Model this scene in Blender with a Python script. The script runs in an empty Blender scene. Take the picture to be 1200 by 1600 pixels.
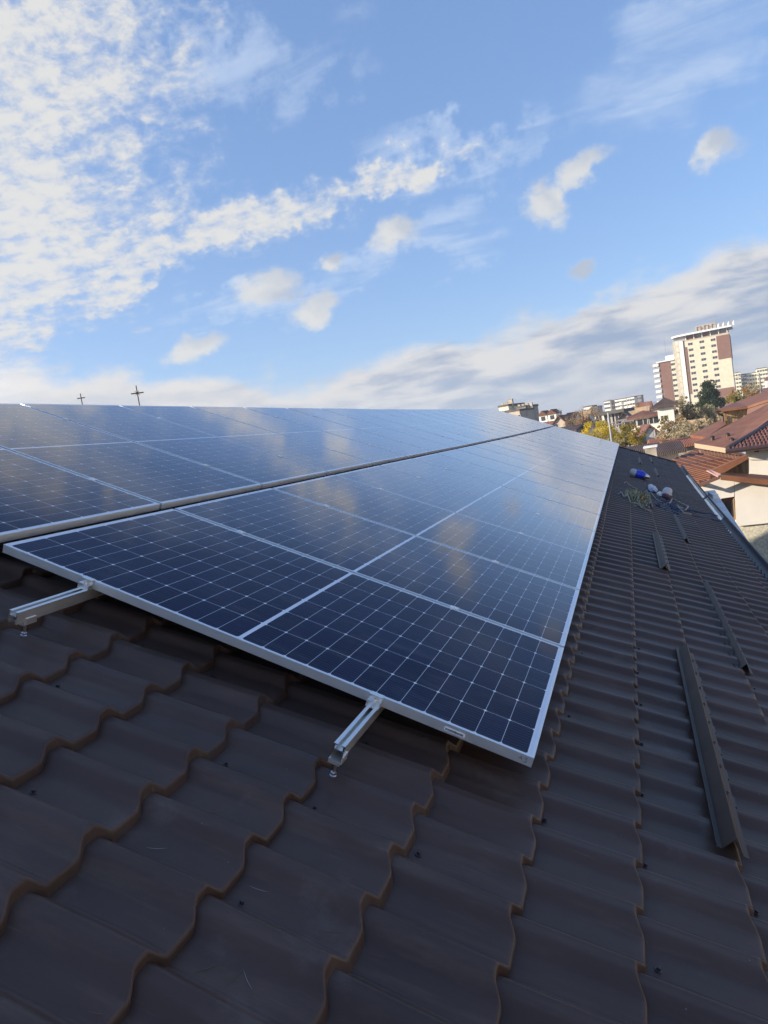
import bpy, bmesh, math, random
import numpy as np
from mathutils import Vector, Matrix
R = math.radians
random.seed(7); rng = np.random.default_rng(11)
S = bpy.context.scene
COL = S.collection

# ------------------------------------------------------------------ camera
CAM = Vector((0.40570352, -2.17220327, 1.03735678))
CR = Matrix(((0.93436011, 0.11629737, 0.33681761),
             (0.32177017, 0.13071586, -0.93775121),
             (-0.15308540, 0.98457518, 0.08471466)))
F = 1109.023
cd = bpy.data.cameras.new('camera'); cam = bpy.data.objects.new('camera', cd); COL.objects.link(cam)
cam.matrix_world = Matrix.Translation(CAM) @ CR.to_4x4()
cd.sensor_fit = 'HORIZONTAL'; cd.sensor_width = 36; cd.lens = F / 1200 * 36
cd.clip_start = 0.05; cd.clip_end = 30000
S.camera = cam
def ray(px, py):
    return CR @ Vector(((px - 600) / F, -(py - 800) / F, -1))
def at(px, py, Y):                       # world point seen at a photo pixel, on the vertical plane y = Y
    d = ray(px, py); return CAM + d * ((Y - CAM.y) / d.y)
def atz(px, py, z):
    d = ray(px, py); return CAM + d * ((z - CAM.z) / d.z)

# ------------------------------------------------------------------ view, sun, world
S.view_settings.view_transform = 'Standard'; S.view_settings.look = 'None'
S.view_settings.gamma = 1; S.view_settings.exposure = 1.0
SUN = Vector((-0.847, -0.432, 0.309)).normalized()
sl = bpy.data.lights.new('sun', 'SUN'); sl.energy = 4.4; sl.angle = R(0.53); sl.color = (1, 0.87, 0.71)
so = bpy.data.objects.new('sun', sl); COL.objects.link(so)
so.rotation_euler = SUN.to_track_quat('Z', 'Y').to_euler()

class G:
    """tiny helper for node graphs"""
    def __init__(s, nt): s.nt = nt; s.n = nt.nodes; s.l = nt.links
    def node(s, t, **kw):
        x = s.n.new(t)
        for k, v in kw.items(): setattr(x, k, v)
        return x
    def put(s, sock, v):
        if isinstance(v, bpy.types.NodeSocket): s.l.new(v, sock)
        else: sock.default_value = v
    def m(s, op, a, b=None, c=None, clamp=False):
        x = s.node('ShaderNodeMath', operation=op); x.use_clamp = clamp
        s.put(x.inputs[0], a)
        if b is not None: s.put(x.inputs[1], b)
        if c is not None: s.put(x.inputs[2], c)
        return x.outputs[0]
    def ss(s, v, lo, hi, a=0.0, b=1.0):
        x = s.node('ShaderNodeMapRange', interpolation_type='SMOOTHSTEP')
        s.put(x.inputs['Value'], v); x.inputs['From Min'].default_value = lo; x.inputs['From Max'].default_value = hi
        x.inputs['To Min'].default_value = a; x.inputs['To Max'].default_value = b
        return x.outputs[0]
    def noise(s, vec, scale, detail=4, rough=0.5, dist=0.0, col=False):
        x = s.node('ShaderNodeTexNoise'); s.put(x.inputs['Vector'], vec)
        x.inputs['Scale'].default_value = scale; x.inputs['Detail'].default_value = detail
        x.inputs['Roughness'].default_value = rough; x.inputs['Distortion'].default_value = dist
        return x.outputs['Color'] if col else x.outputs[0]
    def mix(s, f, a, b, blend='MIX'):
        x = s.node('ShaderNodeMix', data_type='RGBA', blend_type=blend)
        s.put(x.inputs[0], f)
        for i, v in ((6, a), (7, b)):
            if isinstance(v, tuple) and len(v) == 3: v = (*v, 1)
            s.put(x.inputs[i], v)
        return x.outputs[2]
    def comb(s, x, y, z):
        c = s.node('ShaderNodeCombineXYZ'); s.put(c.inputs[0], x); s.put(c.inputs[1], y); s.put(c.inputs[2], z)
        return c.outputs[0]
    def sep(s, v):
        c = s.node('ShaderNodeSeparateXYZ'); s.put(c.inputs[0], v); return c.outputs
    def mapv(s, v, loc=(0, 0, 0), rot=(0, 0, 0), sc=(1, 1, 1)):
        x = s.node('ShaderNodeMapping'); s.put(x.inputs[0], v)
        x.inputs[1].default_value = loc; x.inputs[2].default_value = rot; x.inputs[3].default_value = sc
        return x.outputs[0]

w = bpy.data.worlds.new('World'); S.world = w; w.use_nodes = True
g = G(w.node_tree); g.n.clear()
def build_sky():
    sky = g.node('ShaderNodeTexSky', sky_type='NISHITA')
    sky.sun_disc = False; sky.sun_elevation = math.asin(SUN.z)
    sky.sun_rotation = math.atan2(SUN.x, SUN.y)
    sky.air_density = 1.0; sky.dust_density = 0.6; sky.ozone_density = 2.2; sky.altitude = 100
    tc = g.node('ShaderNodeTexCoord').outputs['Generated']
    nrm = g.node('ShaderNodeVectorMath', operation='NORMALIZE'); g.put(nrm.inputs[0], tc)
    x, y, z = g.sep(nrm.outputs[0])
    az = g.m('MULTIPLY', g.m('ARCTAN2', x, y), 57.2958)
    el = g.m('MULTIPLY', g.m('ARCSINE', z), 57.2958)
    AE = g.comb(az, el, 0.0)
    # ragged edges: shift the direction a little by noise before the cloud outlines are taken
    n1 = g.noise(AE, 0.22, 6, 0.62, col=True)
    sub = g.node('ShaderNodeVectorMath', operation='SUBTRACT'); g.put(sub.inputs[0], n1); sub.inputs[1].default_value = (0.5, 0.5, 0.5)
    def warp(k):
        sc = g.node('ShaderNodeVectorMath', operation='SCALE'); g.put(sc.inputs[0], sub.outputs[0]); sc.inputs['Scale'].default_value = k
        ad = g.node('ShaderNodeVectorMath', operation='ADD'); g.put(ad.inputs[0], AE); g.put(ad.inputs[1], sc.outputs[0])
        return ad.outputs[0]
    W1 = warp(7.0); W2 = warp(14.0)
    def blob(v, a, e, ra, re, rot=0.0, inner=0.0):
        p = g.mapv(v, loc=(-a, -e, 0))
        p = g.mapv(p, rot=(0, 0, -R(rot)))
        p = g.mapv(p, sc=(1 / ra, 1 / re, 0))
        ln = g.node('ShaderNodeVectorMath', operation='LENGTH'); g.put(ln.inputs[0], p)
        return g.ss(ln.outputs['Value'], inner, 1.0, 1.0, 0.0)
    def join(lst, op='MAXIMUM'):
        r = lst[0]
        for q in lst[1:]: r = g.m(op, r, q)
        return r
    # ---- high broken sheet (left), its long arm, thin veils
    mask = join([blob(W2, -47, 19, 20, 13, 18, .38), blob(W2, -37, 17.0, 14, 5.0, 24, .1),
                 blob(W1, -28, 18.3, 12, 2.6, 10, .1), blob(W1, -23, 19.0, 9, 2.0, 10, .1), blob(W1, -15, 20.1, 14, 1.6, 5, .1),
                 blob(W2, -42, 28, 22, 9, 0, .2)])
    mask2 = join([blob(W1, 6.5, 22.6, 11, 5.0, 12, .2), blob(W2, -10, 20.6, 12, 3.0, 4), blob(W2, -14, 15.6, 13, 3.2, 8), blob(W2, -27, 13.0, 12, 2.6, 6),
                  blob(W2, -24, 27.5, 13, 4, 5), blob(W2, -45, 58, 60, 18, 0), blob(W2, 25, 30, 16, 9, 8)])
    zc = g.m('MAXIMUM', z, 0.06)
    pl = g.comb(g.m('DIVIDE', x, zc), g.m('DIVIDE', y, zc), 0.0)
    fine = g.noise(g.mapv(pl, rot=(0, 0, R(38)), sc=(1.0, 1.8, 1)), 3.8, 7, 0.56, 0.12)
    fine2 = g.noise(g.mapv(pl, loc=(3, 1, 0), rot=(0, 0, R(52)), sc=(1.0, 2.2, 1)), 1.6, 6, 0.62, 0.4)
    cells = g.noise(g.mapv(warp(1.6), rot=(0, 0, R(-28)), sc=(0.8, 1.5, 1)), 0.85, 5, 0.62)
    d1 = g.m('ADD', g.m('MULTIPLY', mask, 1.0), g.m('ADD', g.m('MULTIPLY', g.m('SUBTRACT', fine, 0.5), 1.3), g.m('MULTIPLY', g.m('SUBTRACT', cells, 0.5), 1.6)))
    a1 = g.m('MULTIPLY', g.ss(d1, 0.14, 1.20), 0.93)
    a1 = g.m('MULTIPLY', a1, g.ss(mask, 0.0, 0.35))
    d2 = g.m('ADD', g.m('MULTIPLY', mask2, 0.6), g.m('MULTIPLY', g.m('SUBTRACT', fine2, 0.5), 2.0))
    a2 = g.m('MULTIPLY', g.m('MULTIPLY', g.ss(d2, 0.02, 0.95), g.ss(mask2, 0.0, 0.5)), 0.68)
    # ---- small puffs: (az, el, ra, re, rot)
    puffs = [(-3.9, 16.4, 2.9, 3.0, 0), (-1.2, 17.4, 4.2, 1.8, 14), (-15.6, 16.2, 3.2, 2.6, 20), (7.8, 16.8, 2.5, 2.2, 30),
             (-26.0, 13.9, 5.0, 2.6, 4), (-22.8, 11.9, 4.2, 2.0, 16), (-32.6, 9.9, 4.6, 1.9, 10), (-20.2, 15.4, 2.4, 1.3, 0), (-2.0, 10.6, 2.0, 1.4, 0)]
    n2 = g.noise(g.mapv(AE, rot=(0, 0, R(-14)), sc=(0.75, 1.3, 1)), 0.48, 8, 0.66)
    W3 = warp(4.2)
    pf = join([blob(W3, a, e, ra, re, ro) for a, e, ra, re, ro in puffs])
    d3 = g.m('ADD', g.m('MULTIPLY', pf, 1.35), g.m('MULTIPLY', g.m('SUBTRACT', n2, 0.5), 1.5))
    a3 = g.m('MULTIPLY', g.m('MULTIPLY', g.ss(d3, 0.30, 1.20), g.ss(pf, 0.0, 0.45)), 0.86)
    # shade: puffs are greyer to the right and below (away from the sun), measured by shifting the outlines
    W3s = g.mapv(W3, loc=(0.9, 0.55, 0))
    pfs = join([blob(W3s, a, e, ra, re, ro) for a, e, ra, re, ro in puffs[:8]])
    dark3 = g.m('MAXIMUM', g.ss(g.m('SUBTRACT', pf, pfs), 0.0, 0.75), g.m('MAXIMUM', blob(W3, -2.0, 10.6, 2.6, 1.8), blob(W3, -24.6, 13.2, 3.2, 1.5)))
    # ---- low bank along the horizon
    nb = g.noise(g.mapv(AE, sc=(1, 1.6, 1)), 0.16, 7, 0.58)
    nb2 = g.noise(g.mapv(AE, loc=(3.1, 9.7, 0), rot=(0, 0, R(-3)), sc=(0.5, 2.1, 1)), 0.26, 6, 0.56, 0.3)
    tel = g.m('ADD', g.m('ADD', 7.0, g.ss(az, -20, 12, 0.0, 3.4)), g.ss(az, -48, -26, 3.6, 0.0))
    dep = g.m('ADD', g.m('SUBTRACT', tel, el), g.m('MULTIPLY', g.m('SUBTRACT', nb, 0.5), 8.5))
    a4 = g.m('MULTIPLY', g.ss(dep, -0.6, 1.5), 0.95)
    shade4 = g.ss(g.m('ADD', g.m('MULTIPLY_ADD', nb2, 2.0, -0.5), g.m('MULTIPLY', g.ss(dep, 0.4, 3.2), 0.26)), 0.42, 1.0)
    blue = g.node('ShaderNodeVectorMath', operation='MULTIPLY'); g.put(blue.inputs[0], sky.outputs[0]); blue.inputs[1].default_value = SKYTINT
    K = 1.0 / SKYK / 2 ** S.view_settings.exposure
    def c(r, gg, b): return (r * K, gg * K, b * K)
    col = g.mix(0.42, blue.outputs[0], c(0.22, 0.41, 0.82))
    col = g.mix(a2, col, c(0.60, 0.72, 0.92))
    c1 = g.mix(g.ss(d1, 0.35, 1.15), c(0.52, 0.62, 0.80), c(0.80, 0.79, 0.76))
    col = g.mix(a1, col, c1)
    c3 = g.mix(g.m('MULTIPLY', dark3, 0.8), c(0.80, 0.79, 0.75), c(0.42, 0.48, 0.60))
    col = g.mix(a3, col, c3)
    shade4 = g.m('MULTIPLY', shade4, g.ss(az, -38, -8, .35, 1.0))
    c4 = g.mix(shade4, c(0.80, 0.78, 0.76), c(0.30, 0.40, 0.58))
    dt = g.node('ShaderNodeVectorMath', operation='DOT_PRODUCT'); g.put(dt.inputs[0], nrm.outputs[0]); dt.inputs[1].default_value = SUN
    lit = g.ss(dt.outputs['Value'], 0.25, 0.95, 1.0, 3.2)         # clouds close to the sun are much brighter
    lc = g.node('ShaderNodeVectorMath', operation='SCALE'); g.put(lc.inputs[0], c4); g.put(lc.inputs['Scale'], lit); c4 = lc.outputs[0]
    # thinner and bluer right at the horizon
    a4b = g.m('MULTIPLY', a4, g.ss(el, -1.0, 6.0, 0.62, 1.0))
    col = g.mix(a4b, col, c4)
    # ground half of the world: dull earth, never seen directly
    col = g.mix(g.ss(el, -4.0, -1.0, 1.0, 0.0), col, c(0.20, 0.17, 0.13))
    bg = g.node('ShaderNodeBackground'); g.put(bg.inputs[0], col); bg.inputs[1].default_value = SKYK
    out = g.node('ShaderNodeOutputWorld'); g.l.new(bg.outputs[0], out.inputs[0])
SKYK = 0.10
SKYTINT = (1.0, 1.04, 1.13)
build_sky()

# ------------------------------------------------------------------ roof frame (u down the slope, v along the ridge, n out of the roof)
TH = 0.4226389                                  # 24.2 degrees
WR = Matrix.Rotation(TH, 3, 'Y')
def uvn(u, v, n): return WR @ Vector((u, v, n))
def sag(v): return 0.075 * (max(0.0, v - 8.0) / 15.0) ** 2
LP, WP, PITCH = 2.2, 1.134, 1.154
GROUND = -7.6

# ------------------------------------------------------------------ object helpers
def link(o, parent=None):
    COL.objects.link(o)
    if parent is not None: o.parent = parent
    return o
def tag(o, label=None, cat=None, group=None, kind=None):
    if label: o['label'] = label
    if cat: o['category'] = cat
    if group: o['group'] = group
    if kind: o['kind'] = kind
    return o
def empty(name, loc=(0, 0, 0), rot=(0, 0, 0), label=None, cat=None, group=None):
    o = bpy.data.objects.new(name, None); link(o); o.location = loc; o.rotation_euler = rot
    o.empty_display_size = 0.1
    return tag(o, label, cat, group)
class MB:
    """collects geometry for one mesh object"""
    def __init__(s): s.v = []; s.f = []; s.mi = []; s.cur = 0
    def add(s, vs, fs):
        o = len(s.v); s.v += [tuple(q) for q in vs]; s.f += [tuple(i + o for i in f) for f in fs]; s.mi += [s.cur] * len(fs); return s
    def box(s, x0, x1, y0, y1, z0, z1):
        vs = [(x, y, z) for z in (z0, z1) for y in (y0, y1) for x in (x0, x1)]
        return s.add(vs, [(0, 2, 3, 1), (4, 5, 7, 6), (0, 1, 5, 4), (2, 6, 7, 3), (0, 4, 6, 2), (1, 3, 7, 5)])
    def prism(s, poly, d):                      # polygon (3D points) swept by vector d
        n = len(poly); P = [Vector(p) for p in poly]; d = Vector(d)
        nn = Vector((0, 0, 0))
        for i in range(n): nn += P[i].cross(P[(i + 1) % n])
        if nn.dot(d) > 0: P.reverse()
        vs = P + [p + d for p in P]
        fs = [tuple(range(n)), tuple(range(2 * n - 1, n - 1, -1))] + [(i, i + n, (i + 1) % n + n, (i + 1) % n)for i in range(n)]
        return s.add(vs, fs)
    def tube(s, pts, r, seg=8, cap=True):
        pts = [Vector(p) for p in pts]; n = len(pts)
        rr = r if isinstance(r, (list, tuple)) else [r] * n
        up = Vector((0, 0, 1)); o = len(s.v); a = None
        for i, p in enumerate(pts):
            t = (pts[min(i + 1, n - 1)] - pts[max(i - 1, 0)])
            t = t.normalized() if t.length > 1e-9 else up
            if a is None: a = t.cross(up if abs(t.z) < .9 else Vector((1, 0, 0))).normalized()
            else:
                a = (a - t * a.dot(t)); a = a.normalized() if a.length > 1e-6 else t.orthogonal().normalized()
            b = t.cross(a)
            for k in range(seg):
                an = 2 * math.pi * k / seg
                s.v.append(tuple(p + (a * math.cos(an) + b * math.sin(an)) * rr[i]))
        for i in range(n - 1):
            for k in range(seg):
                k2 = (k + 1) % seg
                s.f.append((o + i * seg + k, o + i * seg + k2, o + (i + 1) * seg + k2, o + (i + 1) * seg + k)); s.mi.append(s.cur)
        if cap:
            s.f.append(tuple(o + k for k in reversed(range(seg)))); s.mi.append(s.cur)
            s.f.append(tuple(o + (n - 1) * seg + k for k in range(seg))); s.mi.append(s.cur)
        return s
    def lathe(s, prof, seg=16, c=(0, 0, 0), axis=None):
        M = (axis or Vector((0, 0, 1))).to_track_quat('Z', 'Y').to_matrix(); o = len(s.v); c = Vector(c)
        for r_, z_ in prof:
            for k in range(seg):
                an = 2 * math.pi * k / seg
                s.v.append(tuple(c + M @ Vector((r_ * math.cos(an), r_ * math.sin(an), z_))))
        for i in range(len(prof) - 1):
            for k in range(seg):
                k2 = (k + 1) % seg
                s.f.append((o + i * seg + k, o + i * seg + k2, o + (i + 1) * seg + k2, o + (i + 1) * seg + k)); s.mi.append(s.cur)
        return s
    def build(s, name, mat, parent=None, smooth=False, angle=35):
        me = bpy.data.meshes.new(name); me.from_pydata(s.v, [], s.f)
        for m_ in (mat if isinstance(mat, (list, tuple)) else [mat]): me.materials.append(m_)
        if any(s.mi): me.polygons.foreach_set('material_index', s.mi)
        bm = bmesh.new(); bm.from_mesh(me); bmesh.ops.recalc_face_normals(bm, faces=bm.faces); bm.to_mesh(me); bm.free()
        if smooth:
            me.polygons.foreach_set('use_smooth', [True] * len(me.polygons)); me.set_sharp_from_angle(angle=R(angle))
        me.update()
        return link(bpy.data.objects.new(name, me), parent)
def bevel(o, wd, seg=2):
    m_ = o.modifiers.new('bevel', 'BEVEL'); m_.width = wd; m_.segments = seg; m_.limit_method = 'ANGLE'; return o
def grid_mesh(name, co, nr, nc, mat, parent=None, smooth=True, angle=30):
    me = bpy.data.meshes.new(name); nv = nr * nc
    me.vertices.add(nv); me.vertices.foreach_set('co', co.reshape(-1))
    i = np.arange(nr - 1)[:, None] * nc + np.arange(nc - 1)[None, :]
    q = np.stack([i, i + 1, i + 1 + nc, i + nc], -1).reshape(-1)
    nf = (nr - 1) * (nc - 1)
    me.loops.add(nf * 4); me.loops.foreach_set('vertex_index', q.astype(np.int32))
    me.polygons.add(nf); me.polygons.foreach_set('loop_start', np.arange(0, nf * 4, 4, dtype=np.int32))
    me.update(calc_edges=True); me.validate()
    me.materials.append(mat)
    if smooth:
        me.polygons.foreach_set('use_smooth', np.ones(nf, bool)); me.set_sharp_from_angle(angle=R(angle))
    return link(bpy.data.objects.new(name, me), parent)

# ------------------------------------------------------------------ materials
def mat(name, col, rough=0.6, metal=0.0, var=0.0, vscale=3.0, bump=0.0, bscale=20.0, spec=0.5, fn=None):
    m_ = bpy.data.materials.new(name); m_.use_nodes = True; q = G(m_.node_tree); b = q.n['Principled BSDF']
    b.inputs['Base Color'].default_value = (*col, 1); b.inputs['Roughness'].default_value = rough
    b.inputs['Metallic'].default_value = metal; b.inputs['Specular IOR Level'].default_value = spec
    tc = q.node('ShaderNodeTexCoord').outputs['Object']
    if var:
        n = q.noise(tc, vscale, 5, 0.6)
        f = q.ss(n, 0.3, 0.7)
        q.put(b.inputs['Base Color'], q.mix(f, tuple(c_ * (1 - var) for c_ in col), tuple(min(1, c_ * (1 + var)) for c_ in col)))
    if bump:
        bn = q.node('ShaderNodeBump'); bn.inputs['Strength'].default_value = bump; bn.inputs['Distance'].default_value = 0.02
        q.put(bn.inputs['Height'], q.noise(tc, bscale, 4, 0.6)); q.put(b.inputs['Normal'], bn.outputs[0])
    if fn: fn(q, b, tc)
    return m_
VPS = 0.2102 * 5
def M_roof():
    def fn(q, b, tc):
        n = q.noise(tc, 1.3, 5, 0.6); n2 = q.noise(q.mapv(tc, sc=(1.0, 7, 1)), 2.2, 5, 0.65); n3 = q.noise(tc, 240, 2, 0.5)
        c_ = q.mix(q.ss(n, .3, .7), (0.056, 0.035, 0.029), (0.080, 0.050, 0.041))
        c_ = q.mix(q.m('MULTIPLY', q.ss(n2, .48, .72), .35), c_, (0.150, 0.108, 0.082))
        fp = q.ss(q.noise(tc, 3.1, 6, .7), .56, .70); c_ = q.mix(q.m('MULTIPLY', fp, .30), c_, (0.165, 0.135, 0.115))
        sc = q.ss(q.noise(q.mapv(tc, rot=(0, 0, .7), sc=(1, 26, 1)), 5, 3, .5), .66, .74); c_ = q.mix(q.m('MULTIPLY', sc, q.ss(n, .45, .6, 0, .25)), c_, (0.23, 0.20, 0.19))
        # short upright tile steps coloured darker to hold back the warm bounced light
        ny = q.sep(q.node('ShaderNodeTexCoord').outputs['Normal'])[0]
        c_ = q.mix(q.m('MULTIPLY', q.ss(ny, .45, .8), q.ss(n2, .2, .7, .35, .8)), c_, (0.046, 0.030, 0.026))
        # each fitted sheet has weathered a little differently
        sy = q.sep(tc)[1]; wn = q.node('ShaderNodeTexWhiteNoise', noise_dimensions='1D'); q.put(wn.inputs['W'], q.m('FLOOR', q.m('DIVIDE', q.m('ADD', sy, .474), VPS)))
        c_ = q.mix(q.m('MULTIPLY', wn.outputs['Value'], .22), c_, (0.11, 0.085, 0.075))
        # specks of dust and lime
        v = q.node('ShaderNodeTexVoronoi', feature='F1'); q.put(v.inputs['Vector'], tc); v.inputs['Scale'].default_value = 11
        c_ = q.mix(q.ss(v.outputs['Distance'], .018, .03, .55, 0), c_, (0.20, 0.19, 0.18))
        q.put(b.inputs['Base Color'], c_)
        q.put(b.inputs['Roughness'], q.ss(n2, .3, .7, .38, .56))
        bn = q.node('ShaderNodeBump'); bn.inputs['Strength'].default_value = 0.22; bn.inputs['Distance'].default_value = 0.002
        q.put(bn.inputs['Height'], q.m('ADD', n3, q.m('MULTIPLY', q.noise(tc, 8, 3), 2.0))); q.put(b.inputs['Normal'], bn.outputs[0])
    return mat('roof_coated_steel', (0.04, 0.034, 0.036), 0.45, 0, fn=fn, spec=0.26)
def M_cells():
    def fn(q, b, tc):
        x, y, z = q.sep(tc)
        mu, mv, cg = 0.024, 0.014, 0.008
        hx = LP / 2 - mu - cg
        ax = q.m('ABSOLUTE', x)
        px = q.m('DIVIDE', q.m('SUBTRACT', ax, cg), hx / 12)       # 12 half cells each side of the middle
        py = q.m('DIVIDE', q.m('ADD', y, WP / 2 - mv), (WP - 2 * mv) / 6)
        def edge(p, cw, wd):
            f_ = q.m('FRACT', p); d = q.m('MINIMUM', f_, q.m('SUBTRACT', 1.0, f_)); return q.m('MULTIPLY', d, cw)
        dx = edge(px, hx / 12, 0); dy = edge(py, (WP - 2 * mv) / 6, 0)
        lx = q.ss(dx, 0.0004, 0.0010, 1, 0); ly = q.ss(dy, 0.0004, 0.0010, 1, 0)
        dia = q.ss(q.m('ADD', dx, dy), 0.0074, 0.0088, 1, 0)
        out = q.m('MAXIMUM', q.m('GREATER_THAN', q.m('ABSOLUTE', y), WP / 2 - mv), q.m('GREATER_THAN', ax, LP / 2 - mu))
        mid = q.m('LESS_THAN', ax, cg)
        white = q.m('MAXIMUM', q.m('MAXIMUM', lx, ly), q.m('MAXIMUM', dia, q.m('MAXIMUM', out, mid)))
        fb = q.m('FRACT', q.m('MULTIPLY', py, 10.0)); bus = q.ss(q.m('ABSOLUTE', q.m('SUBTRACT', fb, 0.5)), 0.035, 0.06, .42, 0)
        # each cell slightly different
        cid = q.comb(q.m('ADD', q.m('FLOOR', px), q.m('MULTIPLY', q.m('SIGN', x), 40)), q.m('FLOOR', py), 0.0)
        wn = q.node('ShaderNodeTexWhiteNoise'); q.put(wn.inputs['Vector'], cid)
        oi = q.node('ShaderNodeObjectInfo').outputs['Random']
        cc = q.mix(wn.outputs['Value'], (0.004, 0.008, 0.034), (0.006, 0.013, 0.050))
        cc = q.mix(q.m('MULTIPLY', oi, 0.4), cc, (0.010, 0.013, 0.040))
        cc = q.mix(bus, cc, (0.13, 0.15, 0.20))
        q.put(b.inputs['Base Color'], q.mix(white, cc, (0.78, 0.81, 0.86)))
        n = q.noise(tc, 1.7, 4, 0.6)
        q.put(b.inputs['Roughness'], q.ss(n, .3, .7, .05, .10))
        bn = q.node('ShaderNodeBump'); bn.inputs['Strength'].default_value = 0.06; bn.inputs['Distance'].default_value = 0.0012
        q.put(bn.inputs['Height'], q.noise(tc, 2.6, 2, 0.5)); q.put(b.inputs['Normal'], bn.outputs[0])
        b.inputs['IOR'].default_value = 1.55
        # coated glass over the cells: almost no mirror seen from above, a strong one at a flat angle
        lw = q.node('ShaderNodeLayerWeight'); lw.inputs['Blend'].default_value = 0.5; q.put(lw.inputs['Normal'], bn.outputs[0])
        cr = q.node('ShaderNodeValToRGB'); q.put(cr.inputs[0], lw.outputs['Facing']); e = cr.color_ramp.elements
        pts = [(0.0, .02), (.5, .03), (.60, .045), (.68, .10), (.78, .32), (.83, .50), (.89, .70), (.94, .82), (1.0, 1.0)]
        e[0].position, e[1].position = 0.0, 1.0; e[0].color = (.03,) * 3 + (1,); e[1].color = (1, 1, 1, 1)
        for p_, v_ in pts[1:-1]:
            x_ = e.new(p_); x_.color = (v_, v_, v_, 1)
        gl = q.node('ShaderNodeBsdfGlossy'); gl.inputs['Color'].default_value = (.97, .97, 1, 1); q.put(gl.inputs['Roughness'], q.ss(n, .3, .7, .055, .10)); q.put(gl.inputs['Normal'], bn.outputs[0])
        b.inputs['Specular IOR Level'].default_value = 0.0
        # thin film of dust and wipe marks
        dn = q.ss(q.noise(q.mapv(tc, rot=(0, 0, .5), sc=(1, 4, 1)), 2.2, 6, .65), .46, .78, .004, .085)
        df = q.node('ShaderNodeBsdfDiffuse'); df.inputs['Color'].default_value = (.42, .40, .38, 1)
        mx = q.node('ShaderNodeMixShader'); q.put(mx.inputs[0], cr.outputs[0]); q.l.new(b.outputs[0], mx.inputs[1]); q.l.new(gl.outputs[0], mx.inputs[2])
        m2 = q.node('ShaderNodeMixShader'); q.put(m2.inputs[0], dn); q.l.new(mx.outputs[0], m2.inputs[1]); q.l.new(df.outputs[0], m2.inputs[2])
        q.l.new(m2.outputs[0], q.n['Material Output'].inputs[0])
    return mat('solar_cells', (0.01, 0.02, 0.06), 0.08, fn=fn)
MT = {}
MT['roof'] = M_roof(); MT['cells'] = M_cells()
def M_alu(nm, col, rough):
    def fn(q, b, tc):
        n = q.noise(q.mapv(tc, sc=(3, 3, 60)), 6, 3, 0.6); q.put(b.inputs['Roughness'], q.ss(n, .3, .7, rough - .06, rough + .08))
    return mat(nm, col, rough, 0.85, fn=fn)
MT['alu'] = M_alu('anodised_aluminium', (0.80, 0.82, 0.83), 0.42)
MT['rail'] = M_alu('mill_aluminium', (0.83, 0.82, 0.79), 0.34)
MT['steel'] = mat('stainless_bolt', (0.6, 0.6, 0.6), 0.3, 1.0)
MT['dark'] = mat('black_plastic', (0.012, 0.012, 0.014), 0.5)
MT['back'] = mat('white_backsheet', (0.55, 0.55, 0.55), 0.6)
MT['sticker'] = mat('paper_sticker', (0.85, 0.85, 0.86), 0.5)
MT['ink'] = mat('pen_ink', (0.03, 0.03, 0.05), 0.6)
MT['guard'] = mat('brown_guard_paint', (0.052, 0.034, 0.027), .48, 0, spec=.3, var=.25, vscale=3)
MT['screw'] = mat('painted_screw', (0.05, 0.045, 0.05), 0.35, 0.4)

# ------------------------------------------------------------------ the roof we stand on
V0, VP_, WAVE = -0.474, 0.2102, 0.024
U0, MOD, RISE = 0.061, 0.3150, 0.029
BASE = -0.179
def shape(t):
    s = lambda x: x * x * (3 - 2 * x)
    return s(np.clip((t - 0.37) / 0.27, 0, 1)) * (1 - s(np.clip((t - 0.78) / 0.19, 0, 1)))
def wave(v):
    t = np.mod((v - V0) / VP_, 1.0)
    return WAVE * shape(t) + 0.0009 * np.exp(-((t - 0.775) / 0.018) ** 2) + 0.0010 * np.exp(-((t - 0.985) / 0.014) ** 2)
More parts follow.
